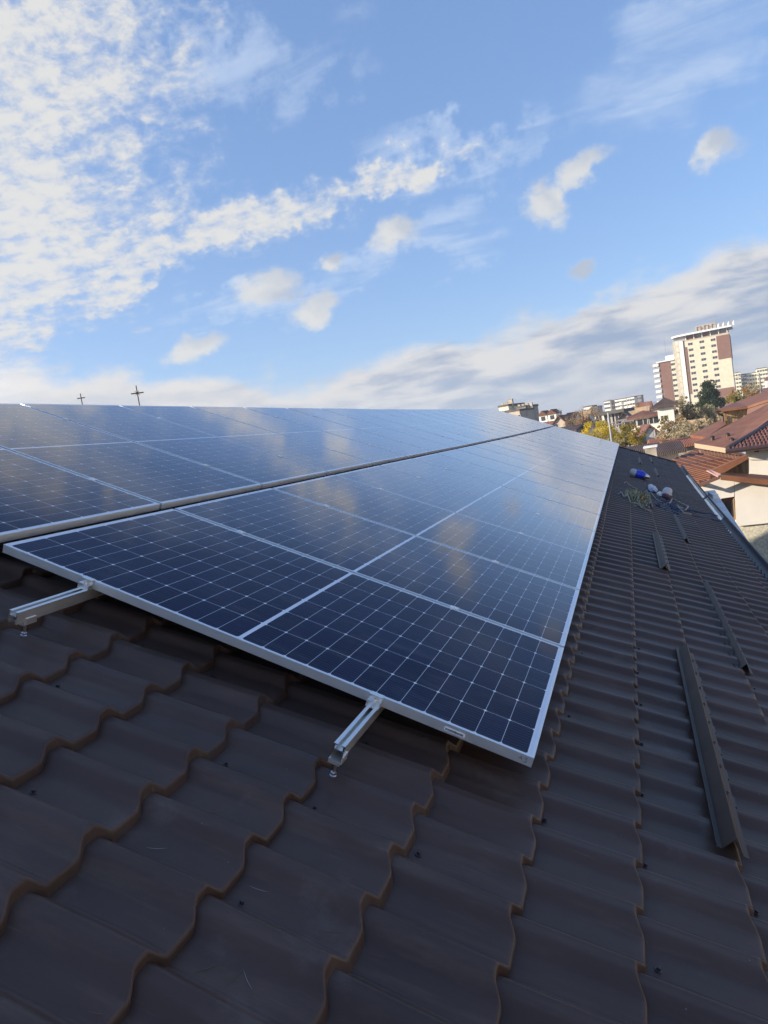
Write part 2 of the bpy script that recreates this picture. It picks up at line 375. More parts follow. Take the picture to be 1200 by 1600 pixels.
# the sheets were not fitted perfectly square: they drift a little further up the slope
def skew(u): return 0.034 * np.clip((0.05 - u) / 0.65, 0, 1.1)
def slip(u): return 0.026 * np.clip((0.05 - u) / 0.6, 0, 1)
def roof_n(u, v):
    s = np.mod((u + slip(u) - U0) / MOD, 1.0)
    return BASE + RISE * s + wave(v - skew(u))
def eave_u(v): return 1.70 + 0.0095 * v
VA, VB = -7.0, 23.45
ts = np.array([0, .012, .10, .24, .37, .41, .45, .49, .53, .57, .61, .65, .70, .75, .765, .78, .80, .825, .85, .875, .90, .925, .945, .965, .975, .985])
def build_roof():
    root = empty('tiled_roof_building', (0, 0, 0), (0, TH, 0), 'long building in the foreground under a dark brown metal tile roof', 'building')
    k0 = int(math.floor((VA - V0) / VP_)); k1 = int(math.ceil((VB - V0) / VP_))
    vs = np.concatenate([V0 + (k + ts) * VP_ for k in range(k0, k1)])
    vs = vs[(vs >= VA) & (vs <= VB)]
    us, nn, wt = [], [], []
    for k in range(-15, 7):
        a = U0 + k * MOD
        for s, du, dn, w_ in ((0.0, .0075, 0, 1), (.05, 0, 0, .9), (.16, 0, 0, .4), (.40, 0, 0, 0), (.68, 0, 0, 0), (.88, 0, 0, .7), (.955, 0, 0, 1), (.983, -.0010, .0, 1), (.990, 0, -.0012, 1), (1.0, .0012, -.0052, 1), (1.0, .0028, -.0095, 1)):
            us.append(a + s * MOD + du); nn.append(BASE + RISE * s + dn); wt.append(w_)
    us = np.array(us); nn = np.array(nn); wt = np.array(wt)
    U, V = np.meshgrid(us, vs, indexing='ij')
    U = U + wt[:, None] * (0.013 - 0.029 * shape(np.mod((V - V0) / VP_, 1.0)))
    sh_ = np.floor((V - V0) / VPS).astype(int); rs_ = np.random.default_rng(3).uniform(-1, 1, 80)[np.clip(sh_ + 12, 0, 79)]
    V = V + skew(U); Vp = V - skew(U); U = U - slip(U)
    # tiny unevenness of the fitted sheets along every step
    kk = np.repeat(np.arange(-15, 7), 11)[:, None] + 0 * V
    N = nn[:, None] + wave(Vp) + 0.0016 * np.sin(V * 1.7 + kk * 2.1) + 0.0010 * np.sin(V * 5.3 + kk * 0.7)
    N = N + 0.0009 * rs_
    U = U + 0.0025 * np.sin(V * 0.9 + kk * 3.7) + 0.0022 * rs_
    sg = 0.075 * (np.clip(V - 8, 0, None) / 15) ** 2
    EU = 1.70 + 0.0095 * V
    over = U > EU
    N = N + sg
    U = np.where(over, EU, U)
    co = np.stack([U, V, N], -1)
    sheet = grid_mesh('roof', co, len(us), len(vs), MT['roof'], root, angle=50)
    # ridge cap and the far slope
    b = MB(); ur = us[0] + 0.02
    prof = [(ur + .12, -.14), (ur + .10, -.115), (ur, -.085), (ur - .06, -.10), (ur - .16, -.20)]
    n = 24; 
    for i in range(n):
        v0, v1 = VA + (VB - VA) * i / n, VA + (VB - VA) * (i + 1) / n + .03
        for (a, c_), (d, e) in zip(prof[:-1], prof[1:]):
            s0, s1 = sag(v0), sag(v1)
            b.add([(a, v0, c_ + s0), (a, v1, c_ + s1), (d, v1, e + s1), (d, v0, e + s0)], [(0, 1, 2, 3)])
    b.build('ridge_cap', MT['roof'], root, True)
    b = MB(); far = WR.inverted() @ (uvn(ur, 0, -.14) + Vector((-5.5, 0, -2.5))); a = Vector((ur - .02, 0, -.14))
    b.prism([(a.x, VA, a.z), (a.x, VB, a.z), (far.x, VB, far.z), (far.x, VA, far.z)], WR.inverted() @ Vector((0, 0, -.05)))
    b.build('far_slope', MT['roof'], root)
    return root, ur
ROOF, UR = build_roof()
def on_roof(u, v, dn=0.0): return uvn(u, v, float(roof_n(np.array(u), np.array(v))) + sag(v) + dn)
# verge trim at the far gable, eave board, walls below
def fin_building():
    b = MB()
    for i in range(10):
        u0, u1 = UR + (eave_u(VB) - UR) * i / 10, UR + (eave_u(VB) - UR) * (i + 1) / 10
        b.box(u0, u1 - .002, VB - .02, VB + .09, -.20 + sag(VB), -.105 + sag(VB))
    b.build('verge_trim', MT['roof'], ROOF)
    W_ = WR.inverted()
    wl = mat('render_wall', (0.50, 0.46, 0.38), 0.9, var=.12, vscale=1.2, bump=.3)
    b = MB(); ex = uvn(eave_u(5), 0, 0).x - .35; rx = uvn(UR, 0, 0).x; rz = uvn(UR, 0, -.25).z; ez = uvn(eave_u(5), 0, -.25).z + .05
    poly = [(ex, VA + .3, GROUND), (ex, VA + .3, ez - .0), (rx, VA + .3, rz - .05), (rx - 5.2, VA + .3, rz - 2.5), (rx - 5.2, VA + .3, GROUND)]
    b.prism([W_ @ Vector(p) for p in poly], (0, VB - VA - .6, 0)); b.build('wall', wl, ROOF)
    b = MB(); b.box(eave_u(5) - .06, eave_u(5) - .03, VA, VB, -.36, -.215); b.build('eave_board', MT['roof'], ROOF)
fin_building()
# roofing screws (the nearest ones as parts of their own)
def screws():
    proto = MB().lathe([(0.0, .011), (.0045, .010), (.006, .006), (.006, .003), (.009, .002), (.009, -.004)], 8).build('roof_screw', MT['screw'], ROOF, True)
    first = True; rest = []; cnt = 0
    for kv in range(0, 150):
        for ku in range(-16, 7):
            if (kv + 2 * ku) % 4 and not (ku % 3 == 1 and kv % 2 == 0): continue
            v = V0 + VP_ * (kv + .13 - 6); u = U0 + MOD * (ku + .12) 
            if (kv + 2 * ku) % 4 == 0: v += 0.0
            if v > VB - .3 or u > eave_u(v) - .1 or u < UR + .3: continue
            if -4.6 < u < 0.02 and v > 0.25: continue
            u += random.uniform(-.012, .012); v += random.uniform(-.012, .012)
            p = (u, v, float(roof_n(np.array(u), np.array(v))) + sag(v))
            if cnt < 95 and v > -2.0:
                o = proto if first else proto.copy()
                if not first: COL.objects.link(o); o.parent = ROOF
                o.location = p; first = False; cnt += 1
            elif v > -2.0: rest.append(p)
    b = MB()
    for p in rest: b.lathe([(0.0, .011), (.006, .006), (.009, -.004)], 6, p)
    o = b.build('roof_screws', MT['screw'], ROOF); o['kind'] = 'stuff'
screws()

# gutter with brackets, hung on the eave
def gutter():
    gm = mat('dark_gutter_steel', (0.030, 0.038, 0.055), 0.5, 0.0, var=.2, vscale=2)
    sheen = mat('gutter_sky_sheen', (0.55, 0.58, 0.62), 0.18, 0.6, var=.25, vscale=1.1)  # pale strip painted for the sky reflected inside the channel
    b = MB(); seg = 10; ny = 26
    P = []
    for j in range(ny + 1):
        v = VA + (VB + .05 - VA) * j / ny; c_ = uvn(eave_u(v) + .105, v, -.190 + sag(v))
        P.append([c_ + Vector((.100 * math.cos(math.pi * (1 + k / seg)), 0, .085 * math.sin(math.pi * (1 + k / seg)))) for k in range(seg + 1)])
    vs = [p for r_ in P for p in r_]; n = seg + 1
    root = empty('roof_gutter', P[0][0], (0, 0, 0), 'half round dark metal gutter hung along the eave of the dark roof', 'gutter')
    o0 = Vector(root.location)
    b.add([p - o0 for p in vs], [(j * n + k, j * n + k + 1, (j + 1) * n + k + 1, (j + 1) * n + k) for j in range(ny) for k in range(seg)])
    o = b.build('channel', gm, root, True); s_ = o.modifiers.new('s', 'SOLIDIFY'); s_.thickness = .003
    b = MB()
    lip = [r_[-1] - o0 for r_ in P]; b.tube(lip, .009, 6); b.build('rolled_lip', gm, root, True)
    b = MB()
    def seg_sheen(y0, y1):
        c0 = uvn(eave_u(y0) + .105, y0, -.190 + sag(y0)) - o0; c1 = uvn(eave_u(y1) + .105, y1, -.190 + sag(y1)) - o0
        ks = (5, 6, 7, 8, 9); ro = []
        for c_ in (c0, c1):
            for k in ks: ro.append(c_ + Vector((.094 * math.cos(math.pi * (1 + k / 10)), 0, .080 * math.sin(math.pi * (1 + k / 10)))))
        b.add(ro, [(i, i + 1, i + 6, i + 5) for i in range(4)])
    seg_sheen(14.6, 20.2); seg_sheen(11.2, 14.3)
    b.build('sky_sheen', sheen, root, True)
gutter()

# ------------------------------------------------------------------ solar panels
ORD = ['first', 'second', 'third', 'fourth', 'fifth', 'sixth', 'seventh', 'eighth', 'ninth', 'tenth', 'eleventh', 'twelfth', 'thirteenth',
       'fourteenth', 'fifteenth', 'sixteenth', 'seventeenth', 'eighteenth', 'nineteenth', 'twentieth', 'twenty-first']
def make_panel():
    root = empty('solar_panel')
    h, lip = .035, .0105; b = MB(); a, c_ = LP / 2, WP / 2
    prof = [(0, -h), (0, 0), (lip, 0), (lip, -.0035), (.002, -.0035), (.002, -h + .002), (.028, -h + .002), (.028, -h)]
    # mitred frame: sweep the section round four corners
    cor = [(a, c_, -1, -1), (-a, c_, 1, -1), (-a, -c_, 1, 1), (a, -c_, -1, 1)]
    n = len(prof); vs = []
    for X, Y_, sx, sy in cor:
        for d, z in prof: vs.append((X + sx * d, Y_ + sy * d, z))
    fs = []
    for i in range(4):
        j = (i + 1) % 4
        for k in range(n):
            k2 = (k + 1) % n; fs.append((i * n + k, j * n + k, j * n + k2, i * n + k2))
    b.add(vs, fs); bevel(b.build('frame', MT['alu'], root), .0007, 1)
    b = MB(); b.box(-a + .004, a - .004, -c_ + .004, c_ - .004, -.0042, -.0012); b.build('glass', MT['cells'], root)
    b = MB(); b.box(-a + .004, a - .004, -c_ + .004, c_ - .004, -.0080, -.0046); b.build('backsheet', MT['back'], root)
    return root
def copy_thing(src):
    c_ = src.copy(); COL.objects.link(c_)
    for ch in list(src.children):
        d = ch.copy(); COL.objects.link(d); d.parent = c_
        for g2 in list(ch.children):
            e = g2.copy(); COL.objects.link(e); e.parent = d
    return c_
proto = make_panel()
UPG, UPH, UPV = 0.052, 0.017, -0.045
NP = 20; first = True; lower0 = None
for row in range(2):
    for i in range(NP):
        o = proto if first else copy_thing(proto)
        if first: lower0 = o
        first = False
        uc = -LP / 2 if row == 0 else -LP * 1.5 - UPG
        vc = i * PITCH + WP / 2 + (UPV if row else 0) ; nc = UPH if row else 0
        dv = (sag(vc + .5) - sag(vc - .5))
        jit = Matrix.Rotation(R(random.gauss(0, .07)) if (row or i > 1) else 0, 3, 'X') @ Matrix.Rotation(R(random.gauss(0, .05)) if (row or i > 1) else 0, 3, 'Y')
        Mx = WR @ Matrix.Rotation(math.atan(dv), 3, 'X') @ jit
        o.location = uvn(uc, vc, nc + sag(vc)); o.rotation_euler = Mx.to_euler()
        rn = 'lower' if row == 0 else 'upper'
        if i == 0:
            lab = 'blue black panel at the near end of the lower row, white sticker on its frame' if row == 0 else 'blue black solar panel at the near end of the upper row, beside the ridge'
        elif i == NP - 1: lab = 'pale reflecting solar panel at the far end of the %s row' % rn
        else:
            look = 'dark blue' if i < 4 else ('cloud reflecting blue' if i < 9 else 'pale sky reflecting')
            lab = '%s solar panel, %s from the near end of the %s row' % (look, ORD[i], rn)
        tag(o, lab, 'solar panel', 'solar panels of the %s row' % rn)
# sticker and pen marks on the first panel's front frame
b = MB(); yf = -WP / 2
b.box(LP / 2 - .300, LP / 2 - .228, yf - .0012, yf - .0004, -.0265, -.0125); st = b.build('sticker', MT['sticker'], lower0)
st['label'] = 'small white barcode sticker'
b = MB()
x_ = LP / 2 - .295
for k in range(26):
    wd = random.choice((.0008, .0013, .002)); b.box(x_, x_ + wd, yf - .0020, yf - .0014, -.0235, -.0165); x_ += wd + random.choice((.0008, .0014))
    if x_ > LP / 2 - .235: break
b.build('barcode', MT['ink'], st)
b = MB()
def stroke(pts, o=(LP / 2 - .045, -.006)): b.tube([(o[0] + x, yf - .0006, o[1] + z) for x, z in pts], .0008, 5)
stroke([(0, -.014), (.006, -.002), (.010, -.015)]); stroke([(.001, -.010), (.009, -.011)])
stroke([(.017, -.004), (.026, -.004), (.021, -.010), (.026, -.013), (.024, -.019), (.016, -.018)])
b.build('pen_mark', MT['ink'], lower0)

# rails, clamps, hanger bolts
def rail_run(u, nh, v0, v1, label, first_bolt=.035):
    root = empty('mounting_rail', uvn(u, v0, nh - .036), (0, TH, 0), label, 'rail', 'aluminium rails carrying the panels')
    hw, hh = .0185, .044
    # slotted box section
    sec = [(-hw, 0), (-.0065, 0), (-.0065, -.003), (-.0135, -.004), (-.0135, -.017), (.0135, -.017), (.0135, -.004), (.0065, -.003), (.0065, 0), (hw, 0),
           (hw, -hh), (.010, -hh), (.010, -hh + .003), (.0155, -hh + .005), (.0155, -.021), (-.0155, -.021), (-.0155, -hh + .005), (-.010, -hh + .003), (-.010, -hh), (-hw, -hh)]
    b = MB(); st_ = np.linspace(0, v1 - v0, 14); n = len(sec); vs = []
    for v in st_:
        s_ = sag(v0 + v) - sag(v0); vs += [(x, v, z + s_) for x, z in sec]
    fs = [(j * n + k, j * n + (k + 1) % n, (j + 1) * n + (k + 1) % n, (j + 1) * n + k) for j in range(len(st_) - 1) for k in range(n)]
    b.add(vs, fs); b.build('rail', MT['rail'], root)
    pv = UPV if nh else 0.0
    for i in range(NP + 1):
        yc = (i * PITCH - (PITCH - WP) / 2 if 0 < i < NP else (-.012 if i == 0 else (NP - 1) * PITCH + WP + .012)) + pv - v0
        s_ = sag(yc + v0); b = MB(); hw2 = .022
        if 0 < i < NP:
            b.box(-hw2, hw2, yc - .018, yc + .018, .0365 + s_, .0395 + s_); b.lathe([(0.0, .0455), (.0055, .045), (.0058, .0395)], 8, (0, yc, s_)); nm = 'mid_clamp'
        else:
            sg = 1 if i == 0 else -1
            y0 = yc - sg * .020
            b.box(-.024, .024, min(y0, yc + sg * .011), max(y0, yc + sg * .011), -.001 + s_, .004 + s_)          # foot on the rail
            b.box(-.024, .024, min(yc + sg * .005, yc + sg * .0105), max(yc + sg * .005, yc + sg * .0105), .004 + s_, .036 + s_)
            b.box(-.024, .024, min(yc - sg * .004, yc + sg * .020), max(yc - sg * .004, yc + sg * .020), .0365 + s_, .0395 + s_)
            b.box(-.024, .024, min(yc - sg * .018, yc - sg * .013), max(yc - sg * .018, yc - sg * .013), .004 + s_, .022 + s_)
            b.box(-.0235, .0235, min(yc - sg * .013, yc + sg * .005), max(yc - sg * .013, yc + sg * .005), .0185 + s_, .0215 + s_)
            b.lathe([(0.0, .031), (.0062, .0305), (.0065, .022)], 6, (0, yc - sg * .005, s_)); nm = 'end_clamp'
        b.build(nm, MT['rail'], root)
    y = first_bolt
    while y < v1 - v0 - .1:
        v = y + v0; zr = float(roof_n(np.array(u), np.array(v))) + sag(v) - (nh - .036)
        sg = sag(v) - sag(v0); zt = -hh + sg
        if abs(v) < 1.5 or int(y) % 4 == 0 or True:
            b = MB(); ztop = zt - .004
            b.lathe([(0.0, zr - .002), (.0115, zr - .002), (.0115, zr + .004), (.0095, zr + .006), (.0095, zr + .012), (.0048, zr + .0125), (.0048, ztop), (0, ztop)], 10, (0, y, 0))
            hb = b.build('hanger_bolt', MT['steel'], root, True)
            b = MB(); b.box(-.019, .019, y - .03, y + .03, zt - .015, zt - .0008); b.box(.0192, .0225, y - .022, y + .022, zt - .012, zt + .012)
            b.build('bolt_plate', MT['rail'], hb)
        y += 1.05
rail_run(-0.548, 0, -.315, NP * PITCH + .12, 'silver mounting rail sticking out below the front panel, the one nearer the eave', .015)
rail_run(-1.768, 0, -.355, NP * PITCH + .12, 'silver mounting rail sticking out below the front panel, the one at the left edge', .062)
rail_run(-2.72, UPH, -.38, NP * PITCH + .1, 'silver mounting rail under the lower half of the upper panel row')
rail_run(-3.99, UPH, -.38, NP * PITCH + .1, 'silver mounting rail under the panel row next to the ridge')

# ------------------------------------------------------------------ snow guards
def snow_guard(u, v0, v1, label):
    base = BASE + RISE * (((u - U0) / MOD) % 1) + WAVE
    root = empty('snow_guard', uvn(u, v0, base + sag(v0)), (0, TH, 0), label, 'snow guard', 'brown snow guards screwed across the dark roof')
    L_ = v1 - v0; t = .0016; GM = MT['guard']
    dn = sag(v1) - sag(v0)
    def strip(nm, pts, n=8, mt=MT['guard']):
        b = MB()
        for i in range(len(pts) - 1):
            (x0, z0), (x1, z1) = pts[i], pts[i + 1]; d = Vector((x1 - x0, 0, z1 - z0)).normalized(); nr = Vector((-d.z, 0, d.x)) * t
            for j in range(n):
                ya, yb = L_ * j / n, L_ * (j + 1) / n; sa, sb = dn * j / n, dn * (j + 1) / n
                q = [Vector((x0, ya, z0 + sa)), Vector((x1, ya, z1 + sa)), Vector((x1, yb, z1 + sb)), Vector((x0, yb, z0 + sb))]
                b.add(q + [p - nr for p in q], [(0, 1, 2, 3), (7, 6, 5, 4)] + ([(0, 4, 5, 1)] if j == 0 else []) + ([(3, 2, 6, 7)] if j == n - 1 else []) + [(0, 3, 7, 4), (1, 5, 6, 2)])
        return b.build(nm, mt, root)
    strip('angle_bar', [(-.050, .010), (-.048, .001), (-.030, .001), (-.002, .052), (.034, .003), (.052, .002)])
    # scalloped feet pressed over the waves
    b = MB(); k = math.ceil((v0 - V0) / VP_)
    while V0 + (k + .95) * VP_ < v1:
        y = V0 + (k + .70) * VP_ - v0; s_ = sag(y + v0) - sag(v0)
        b.box(.034, .059, y - .035, y + .040, -.0045 + s_, .0012 + s_)
        k += 1
    b.build('foot_tab', MT['guard'], root)
    k = math.ceil((v0 - V0) / VP_)
    while V0 + (k + .95) * VP_ < v1:
        y = V0 + (k + .74) * VP_ - v0; s_ = sag(y + v0) - sag(v0)
        MB().lathe([(0.0, .012), (.0045, .011), (.006, .006), (.009, .003), (.009, 0)], 8, (.022, y, .018 + s_), Vector((.5, 0, .8))).build('screw', MT['screw'], root, True)
        k += 1
snow_guard(.665, .16, 2.20, 'long brown snow guard nearest the viewer, at the lower right of the roof')
snow_guard(.665, 4.50, 6.48, 'brown snow guard, second from the near end in the row beside the panels')
snow_guard(.665, 9.05, 11.2, 'brown snow guard lying between the green tangled rope and the plastic bags')
snow_guard(.665, 13.5, 15.7, 'brown snow guard touching the end of the blue water container')
snow_guard(.665, 18.1, 20.4, 'farthest brown snow guard of the row beside the panels')
snow_guard(1.02, 2.28, 4.50, 'brown snow guard nearest the viewer in the row by the eave')
snow_guard(1.02, 6.75, 8.95, 'short looking brown snow guard, second in the row by the eave, below the blue rope')
snow_guard(1.05, 15.7, 17.9, 'brown snow guard beyond the plastic bags in the row by the eave')
snow_guard(1.05, 20.2, 22.4, 'farthest brown snow guard, in the row by the eave close to the gable end')
# ------------------------------------------------------------------ things lying on the roof
def lying_things():
    blue = mat('blue_plastic', (0.010, 0.045, 0.62), 0.3); clear = mat('cloudy_plastic', (0.34, 0.39, 0.44), 0.25, spec=.6)
    c0 = on_roof(.58, 13.8, .085); ax = (WR @ Vector((.93, .10, -.02))).normalized()
    r = empty('water_container', c0, (0, 0, 0), 'bright blue water container with clear rounded end lying on the dark roof', 'container')
    MB().lathe([(0, -.10), (.075, -.10), (.088, -.085), (.088, -.03), (.084, -.02), (.088, -.01), (.088, .06), (.075, .085), (.06, .10), (0, .10)], 18, (0, 0, 0), ax).build('body', blue, r, True)
    MB().lathe([(.078, -.10), (.086, -.12), (.082, -.17), (.06, -.21), (0, -.225)], 18, (0, 0, 0), ax).build('base', clear, r, True)
    MB().lathe([(.058, .10), (.052, .15), (.035, .17), (.035, .20), (0, .20)], 14, (0, 0, 0), ax).build('cap', MT['steel'], r, True)
    def tangle(name, uc, vc, ru, rv, n, r_, m_, label, cat, seed, hmax=.05, pts=16):
        rr = random.Random(seed); base = on_roof(uc, vc)
        root = empty(name, base, (0, 0, 0), label, cat)
        for i in range(n):
            a = rr.uniform(0, 6.28); P = []; u, v = uc + rr.gauss(0, ru * .4), vc + rr.gauss(0, rv * .4)
            for k in range(pts):
                a += rr.gauss(0, .8); u += math.cos(a) * ru * .22; v += math.sin(a) * rv * .22
                u += (uc - u) * .1; v += (vc - v) * .1
                P.append(on_roof(u, v, r_ + abs(rr.gauss(0, hmax * .5))) - base)
            mm = m_[i % len(m_)]
            yield MB().tube(P, r_, 5), mm, root
    green = mat('pale_green_cord', (0.22, 0.24, 0.09), 0.8, var=.45, vscale=9); orange = mat('orange_cord', (0.25, 0.07, 0.03), 0.8, var=.2)
    rope = mat('pale_rope', (0.30, 0.28, 0.23), 0.85, var=.2); brope = mat('blue_rope', (0.02, 0.045, 0.12), 0.7, var=.3)
    for i, (b, m_, r) in enumerate(tangle('safety_rope', .53, 9.9, .17, .75, 34, .008, [green, green, rope], 'heap of tangled pale green safety rope on the dark roof', 'rope', 3)):
        b.build('cord', m_, r, True)
    for b, m_, r in tangle('cord_coil', .56, 10.0, .07, .35, 12, .008, [orange], 'rust orange cord lying in the middle of the green tangled rope', 'cord', 5, .05): b.build('cord', m_, r, True)
    def line(name, pts, r_, m_, label, cat):
        P = [on_roof(u, v, dn) for u, v, dn in pts]; o = P[0]; Q = []
        for i in range(len(P) - 1):
            for k in range(5): Q.append(P[i].lerp(P[i + 1], k / 5) - o + Vector((0, 0, abs(random.gauss(0, .006)))))
        Q.append(P[-1] - o); q = MB().tube(Q, r_, 6).build(name, m_, None, True); q.location = o; tag(q, label, cat)
    line('thin_rope', [(.19, 9.6, .02), (.24, 9.9, .03), (.28, 9.3, .02), (.33, 9.5, .05), (.38, 8.9, .02), (.48, 8.9, .02), (.56, 8.6, .03), (.66, 8.45, .02)], .011, rope, 'pale rope trailing from under the panels to the green heap', 'rope')
    line('webbing_strap', [(.27, 11.6, .02), (.31, 11.9, .02), (.36, 11.5, .02), (.45, 11.5, .02), (.52, 11.3, .02)], .010, rope, 'thin pale strap beside the panels, above the green tangled rope', 'strap')
    line('white_rope', [(.74, 11.2, .03), (.84, 10.3, .02), (.95, 10.1, .02), (1.06, 10.6, .02), (1.12, 11.3, .03), (1.22, 11.1, .02), (1.32, 10.4, .02), (1.24, 9.9, .03), (1.14, 10.2, .02), (1.20, 9.6, .02), (1.32, 9.7, .02)], .012, rope, 'pale rope looping around the plastic bags', 'rope')
    for i, (b, m_, r) in enumerate(tangle('blue_safety_rope', 1.05, 10.0, .30, .9, 12, .006, [brope], 'blue rope lying in loose loops below the plastic bags', 'rope', 9, .03)): b.build('cord', m_, r, True)
    line('blue_line', [(1.1, 9.8, .02), (1.3, 10.1, .03), (1.5, 10.3, .03), (1.8, 10.5, .04)], .010, brope, 'single blue rope running from the heap towards the gutter', 'rope')
    line('blue_line', [(.80, 9.7, .02), (1.05, 9.3, .02), (1.35, 9.7, .02), (1.78, 9.9, .04)], .010, brope, 'slack blue rope running to the gutter, the one nearer the viewer', 'rope')
    # crumpled bags and a helmet
    def crumple(name, u, v, rad, m_, label, cat, seed, sq=.6, dn=0):
        rr = random.Random(seed); bm = bmesh.new(); bmesh.ops.create_icosphere(bm, subdivisions=3, radius=1)
        offs = [Vector((rr.gauss(0, 1), rr.gauss(0, 1), rr.gauss(0, 1))).normalized() for _ in range(14)]
        for q in bm.verts:
            d = q.co.normalized(); f_ = .75 + .55 * sum(abs(math.sin(4 * d.dot(o) + i)) for i, o in enumerate(offs)) / 14 * 2 - .3 * max(0, d.dot(offs[0])) + rr.uniform(-.12, .12)
            q.co = Vector((d.x * rad[0] * f_, d.y * rad[1] * f_, d.z * rad[2] * f_))
        me = bpy.data.meshes.new(name); bm.to_mesh(me); bm.free(); me.materials.append(m_)
        o = link(bpy.data.objects.new(name, me)); o.location = on_roof(u, v, rad[2] * .75 + dn); o.rotation_euler = (0, TH, 0); return tag(o, label, cat)
    gb = mat('grey_blue_bag_film', (0.22, 0.27, 0.38), 0.35, var=.3, vscale=14); wb = mat('white_bag_film', (0.72, 0.66, 0.60), 0.4)
    crumple('plastic_bag', .80, 12.1, (.065, .40, .035), gb, 'crumpled grey blue plastic bag on the dark roof', 'plastic bag', 1)
    crumple('plastic_bag', .93, 11.5, (.05, .16, .03), wb, 'small crumpled off white bag beside the dark red bag', 'plastic bag', 2)
    crumple('cloth_bag', 1.00, 11.2, (.05, .17, .03), mat('dark_red_cloth', (0.08, 0.012, 0.02), 0.8), 'dark red bag under the white helmet', 'bag', 3)
    hp = on_roof(1.01, 11.35, .10)
    h = empty('helmet', hp, (0, TH, 0), 'white safety helmet resting on the dark red bag', 'helmet')
    wh = mat('white_helmet_shell', (0.50, 0.52, 0.56), 0.3)
    MB().lathe([(.085, .0), (.084, .04), (.072, .08), (.048, .105), (0, .115)], 20).build('shell', wh, h, True)
    MB().lathe([(.084, .004), (.100, .0), (.100, -.006), (.080, -.002)], 20).build('brim', wh, h, True)
    # dry pine needles and scraps
    nd = mat('dry_needle', (0.16, 0.085, 0.05), 0.8); lf = mat('grey_lint', (0.30, 0.29, 0.30), 0.9)
    k = 0
    for px, py, ln, an in [(245, 1325, .045, .2), (330, 1268, .05, .5), (325, 1512, .06, .6), (370, 1525, .05, 1.1), (386, 1530, .05, -1.0), (520, 1456, .05, .2), (160, 1583, .05, .1),
                           (590, 1494, .05, 0), (404, 1389, .05, -.2), (100, 1230, .035, 1.5), (660, 1160, .05, .3), (355, 1030, .05, .4)]:
        d = WR.inverted() @ ray(px, py); c_ = WR.inverted() @ CAM; P = c_ + d * ((-.165 - c_.z) / d.z)
        for _ in range(8):
            tgt = float(roof_n(np.array(P.x), np.array(P.y))) + .003; P = c_ + d * ((tgt - c_.z) / d.z)
        e = Vector((math.cos(an + .3), math.sin(an + .3), 0)) * ln / 2; pts = []
        for t_ in (-1, -.5, 0, .5, 1):
            q = Vector((P.x, P.y, 0)) + e * t_ + Vector((-e.y, e.x, 0)) * .10 * t_ * t_
            pts.append(uvn(q.x, q.y, float(roof_n(np.array(q.x), np.array(q.y))) + .0015) - uvn(P.x, P.y, P.z))
        o = MB().tube(pts, [.0002, .0005, .0006, .0005, .0002], 5).build('pine_needle', nd if k % 4 else lf)
        o.location = uvn(P.x, P.y, P.z); tag(o, 'thin dry pine needle lying on the dark roof tiles', 'pine needle', 'pine needles scattered on the roof'); k += 1
lying_things()

# ------------------------------------------------------------------ ground, hills
def setting():
    gm = mat('town_ground', (0.16, 0.13, 0.09), 0.95, var=.5, vscale=.03)
    o = MB().add([(-9000, -3000, GROUND), (9000, -3000, GROUND), (9000, 12000, GROUND), (-9000, 12000, GROUND)], [(0, 1, 2, 3)]).build('ground', gm); tag(o, kind='structure')
    hm = mat('hill_forest', (0.075, 0.095, 0.12), 1.0, var=.3, vscale=.004)
    for nm, Y, hgt, sd in (('hills', 3200, 52, 1.0), ('mountains', 4300, 92, 2.3)):
        nx, ny = 160, 12; X = np.linspace(-4200, 4200, nx); T = np.linspace(0, 1, ny)
        XX, TT = np.meshgrid(X, T)
        prof = .55 + .25 * np.sin(X / 900 + sd) + .13 * np.sin(X / 330 + 2 * sd) + .07 * np.sin(X / 120 + sd) + .03 * np.sin(X / 47)
        prof = prof * np.clip((X + 1500) / 2500, .15, 1) if nm == 'mountains' else prof
        Z = GROUND - 1 + hgt * prof[None, :] * np.sin(TT * math.pi / 2) ; YY = Y + TT * 900
        o = grid_mesh(nm, np.stack([XX, YY, Z], -1), ny, nx, hm); tag(o, kind='structure')
setting()

# ------------------------------------------------------------------ buildings of the town
C_ = {}
def wallm(nm, col, var=.08, vs=.6): C_[nm] = mat('wall_' + nm, col, .9, var=var, vscale=vs); return C_[nm]
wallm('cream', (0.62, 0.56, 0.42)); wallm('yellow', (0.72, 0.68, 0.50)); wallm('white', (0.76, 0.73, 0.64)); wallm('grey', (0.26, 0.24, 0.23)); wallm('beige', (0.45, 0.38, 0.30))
wallm('brown', (0.20, 0.11, 0.085)); wallm('stone', (0.36, 0.32, 0.26), .3, 2)
def M_tiles(nm, col, sc=3.0):
    def fn(q, b, tc):
        wv = q.node('ShaderNodeTexWave', wave_type='BANDS', bands_direction='X'); q.put(wv.inputs['Vector'], tc); wv.inputs['Scale'].default_value = sc; wv.inputs['Distortion'].default_value = 1.2
        wv.inputs['Detail'].default_value = 2
        n = q.noise(tc, .7, 5, .65)
        c1 = q.mix(q.ss(n, .3, .7), tuple(c_ * .7 for c_ in col), tuple(c_ * 1.3 for c_ in col))
        q.put(b.inputs['Base Color'], c1)
        bn = q.node('ShaderNodeBump'); bn.inputs['Strength'].default_value = .7; bn.inputs['Distance'].default_value = .05
        q.put(bn.inputs['Height'], wv.outputs[0]); q.put(b.inputs['Normal'], bn.outputs[0])
    return mat('tiles_' + nm, col, .75, fn=fn)
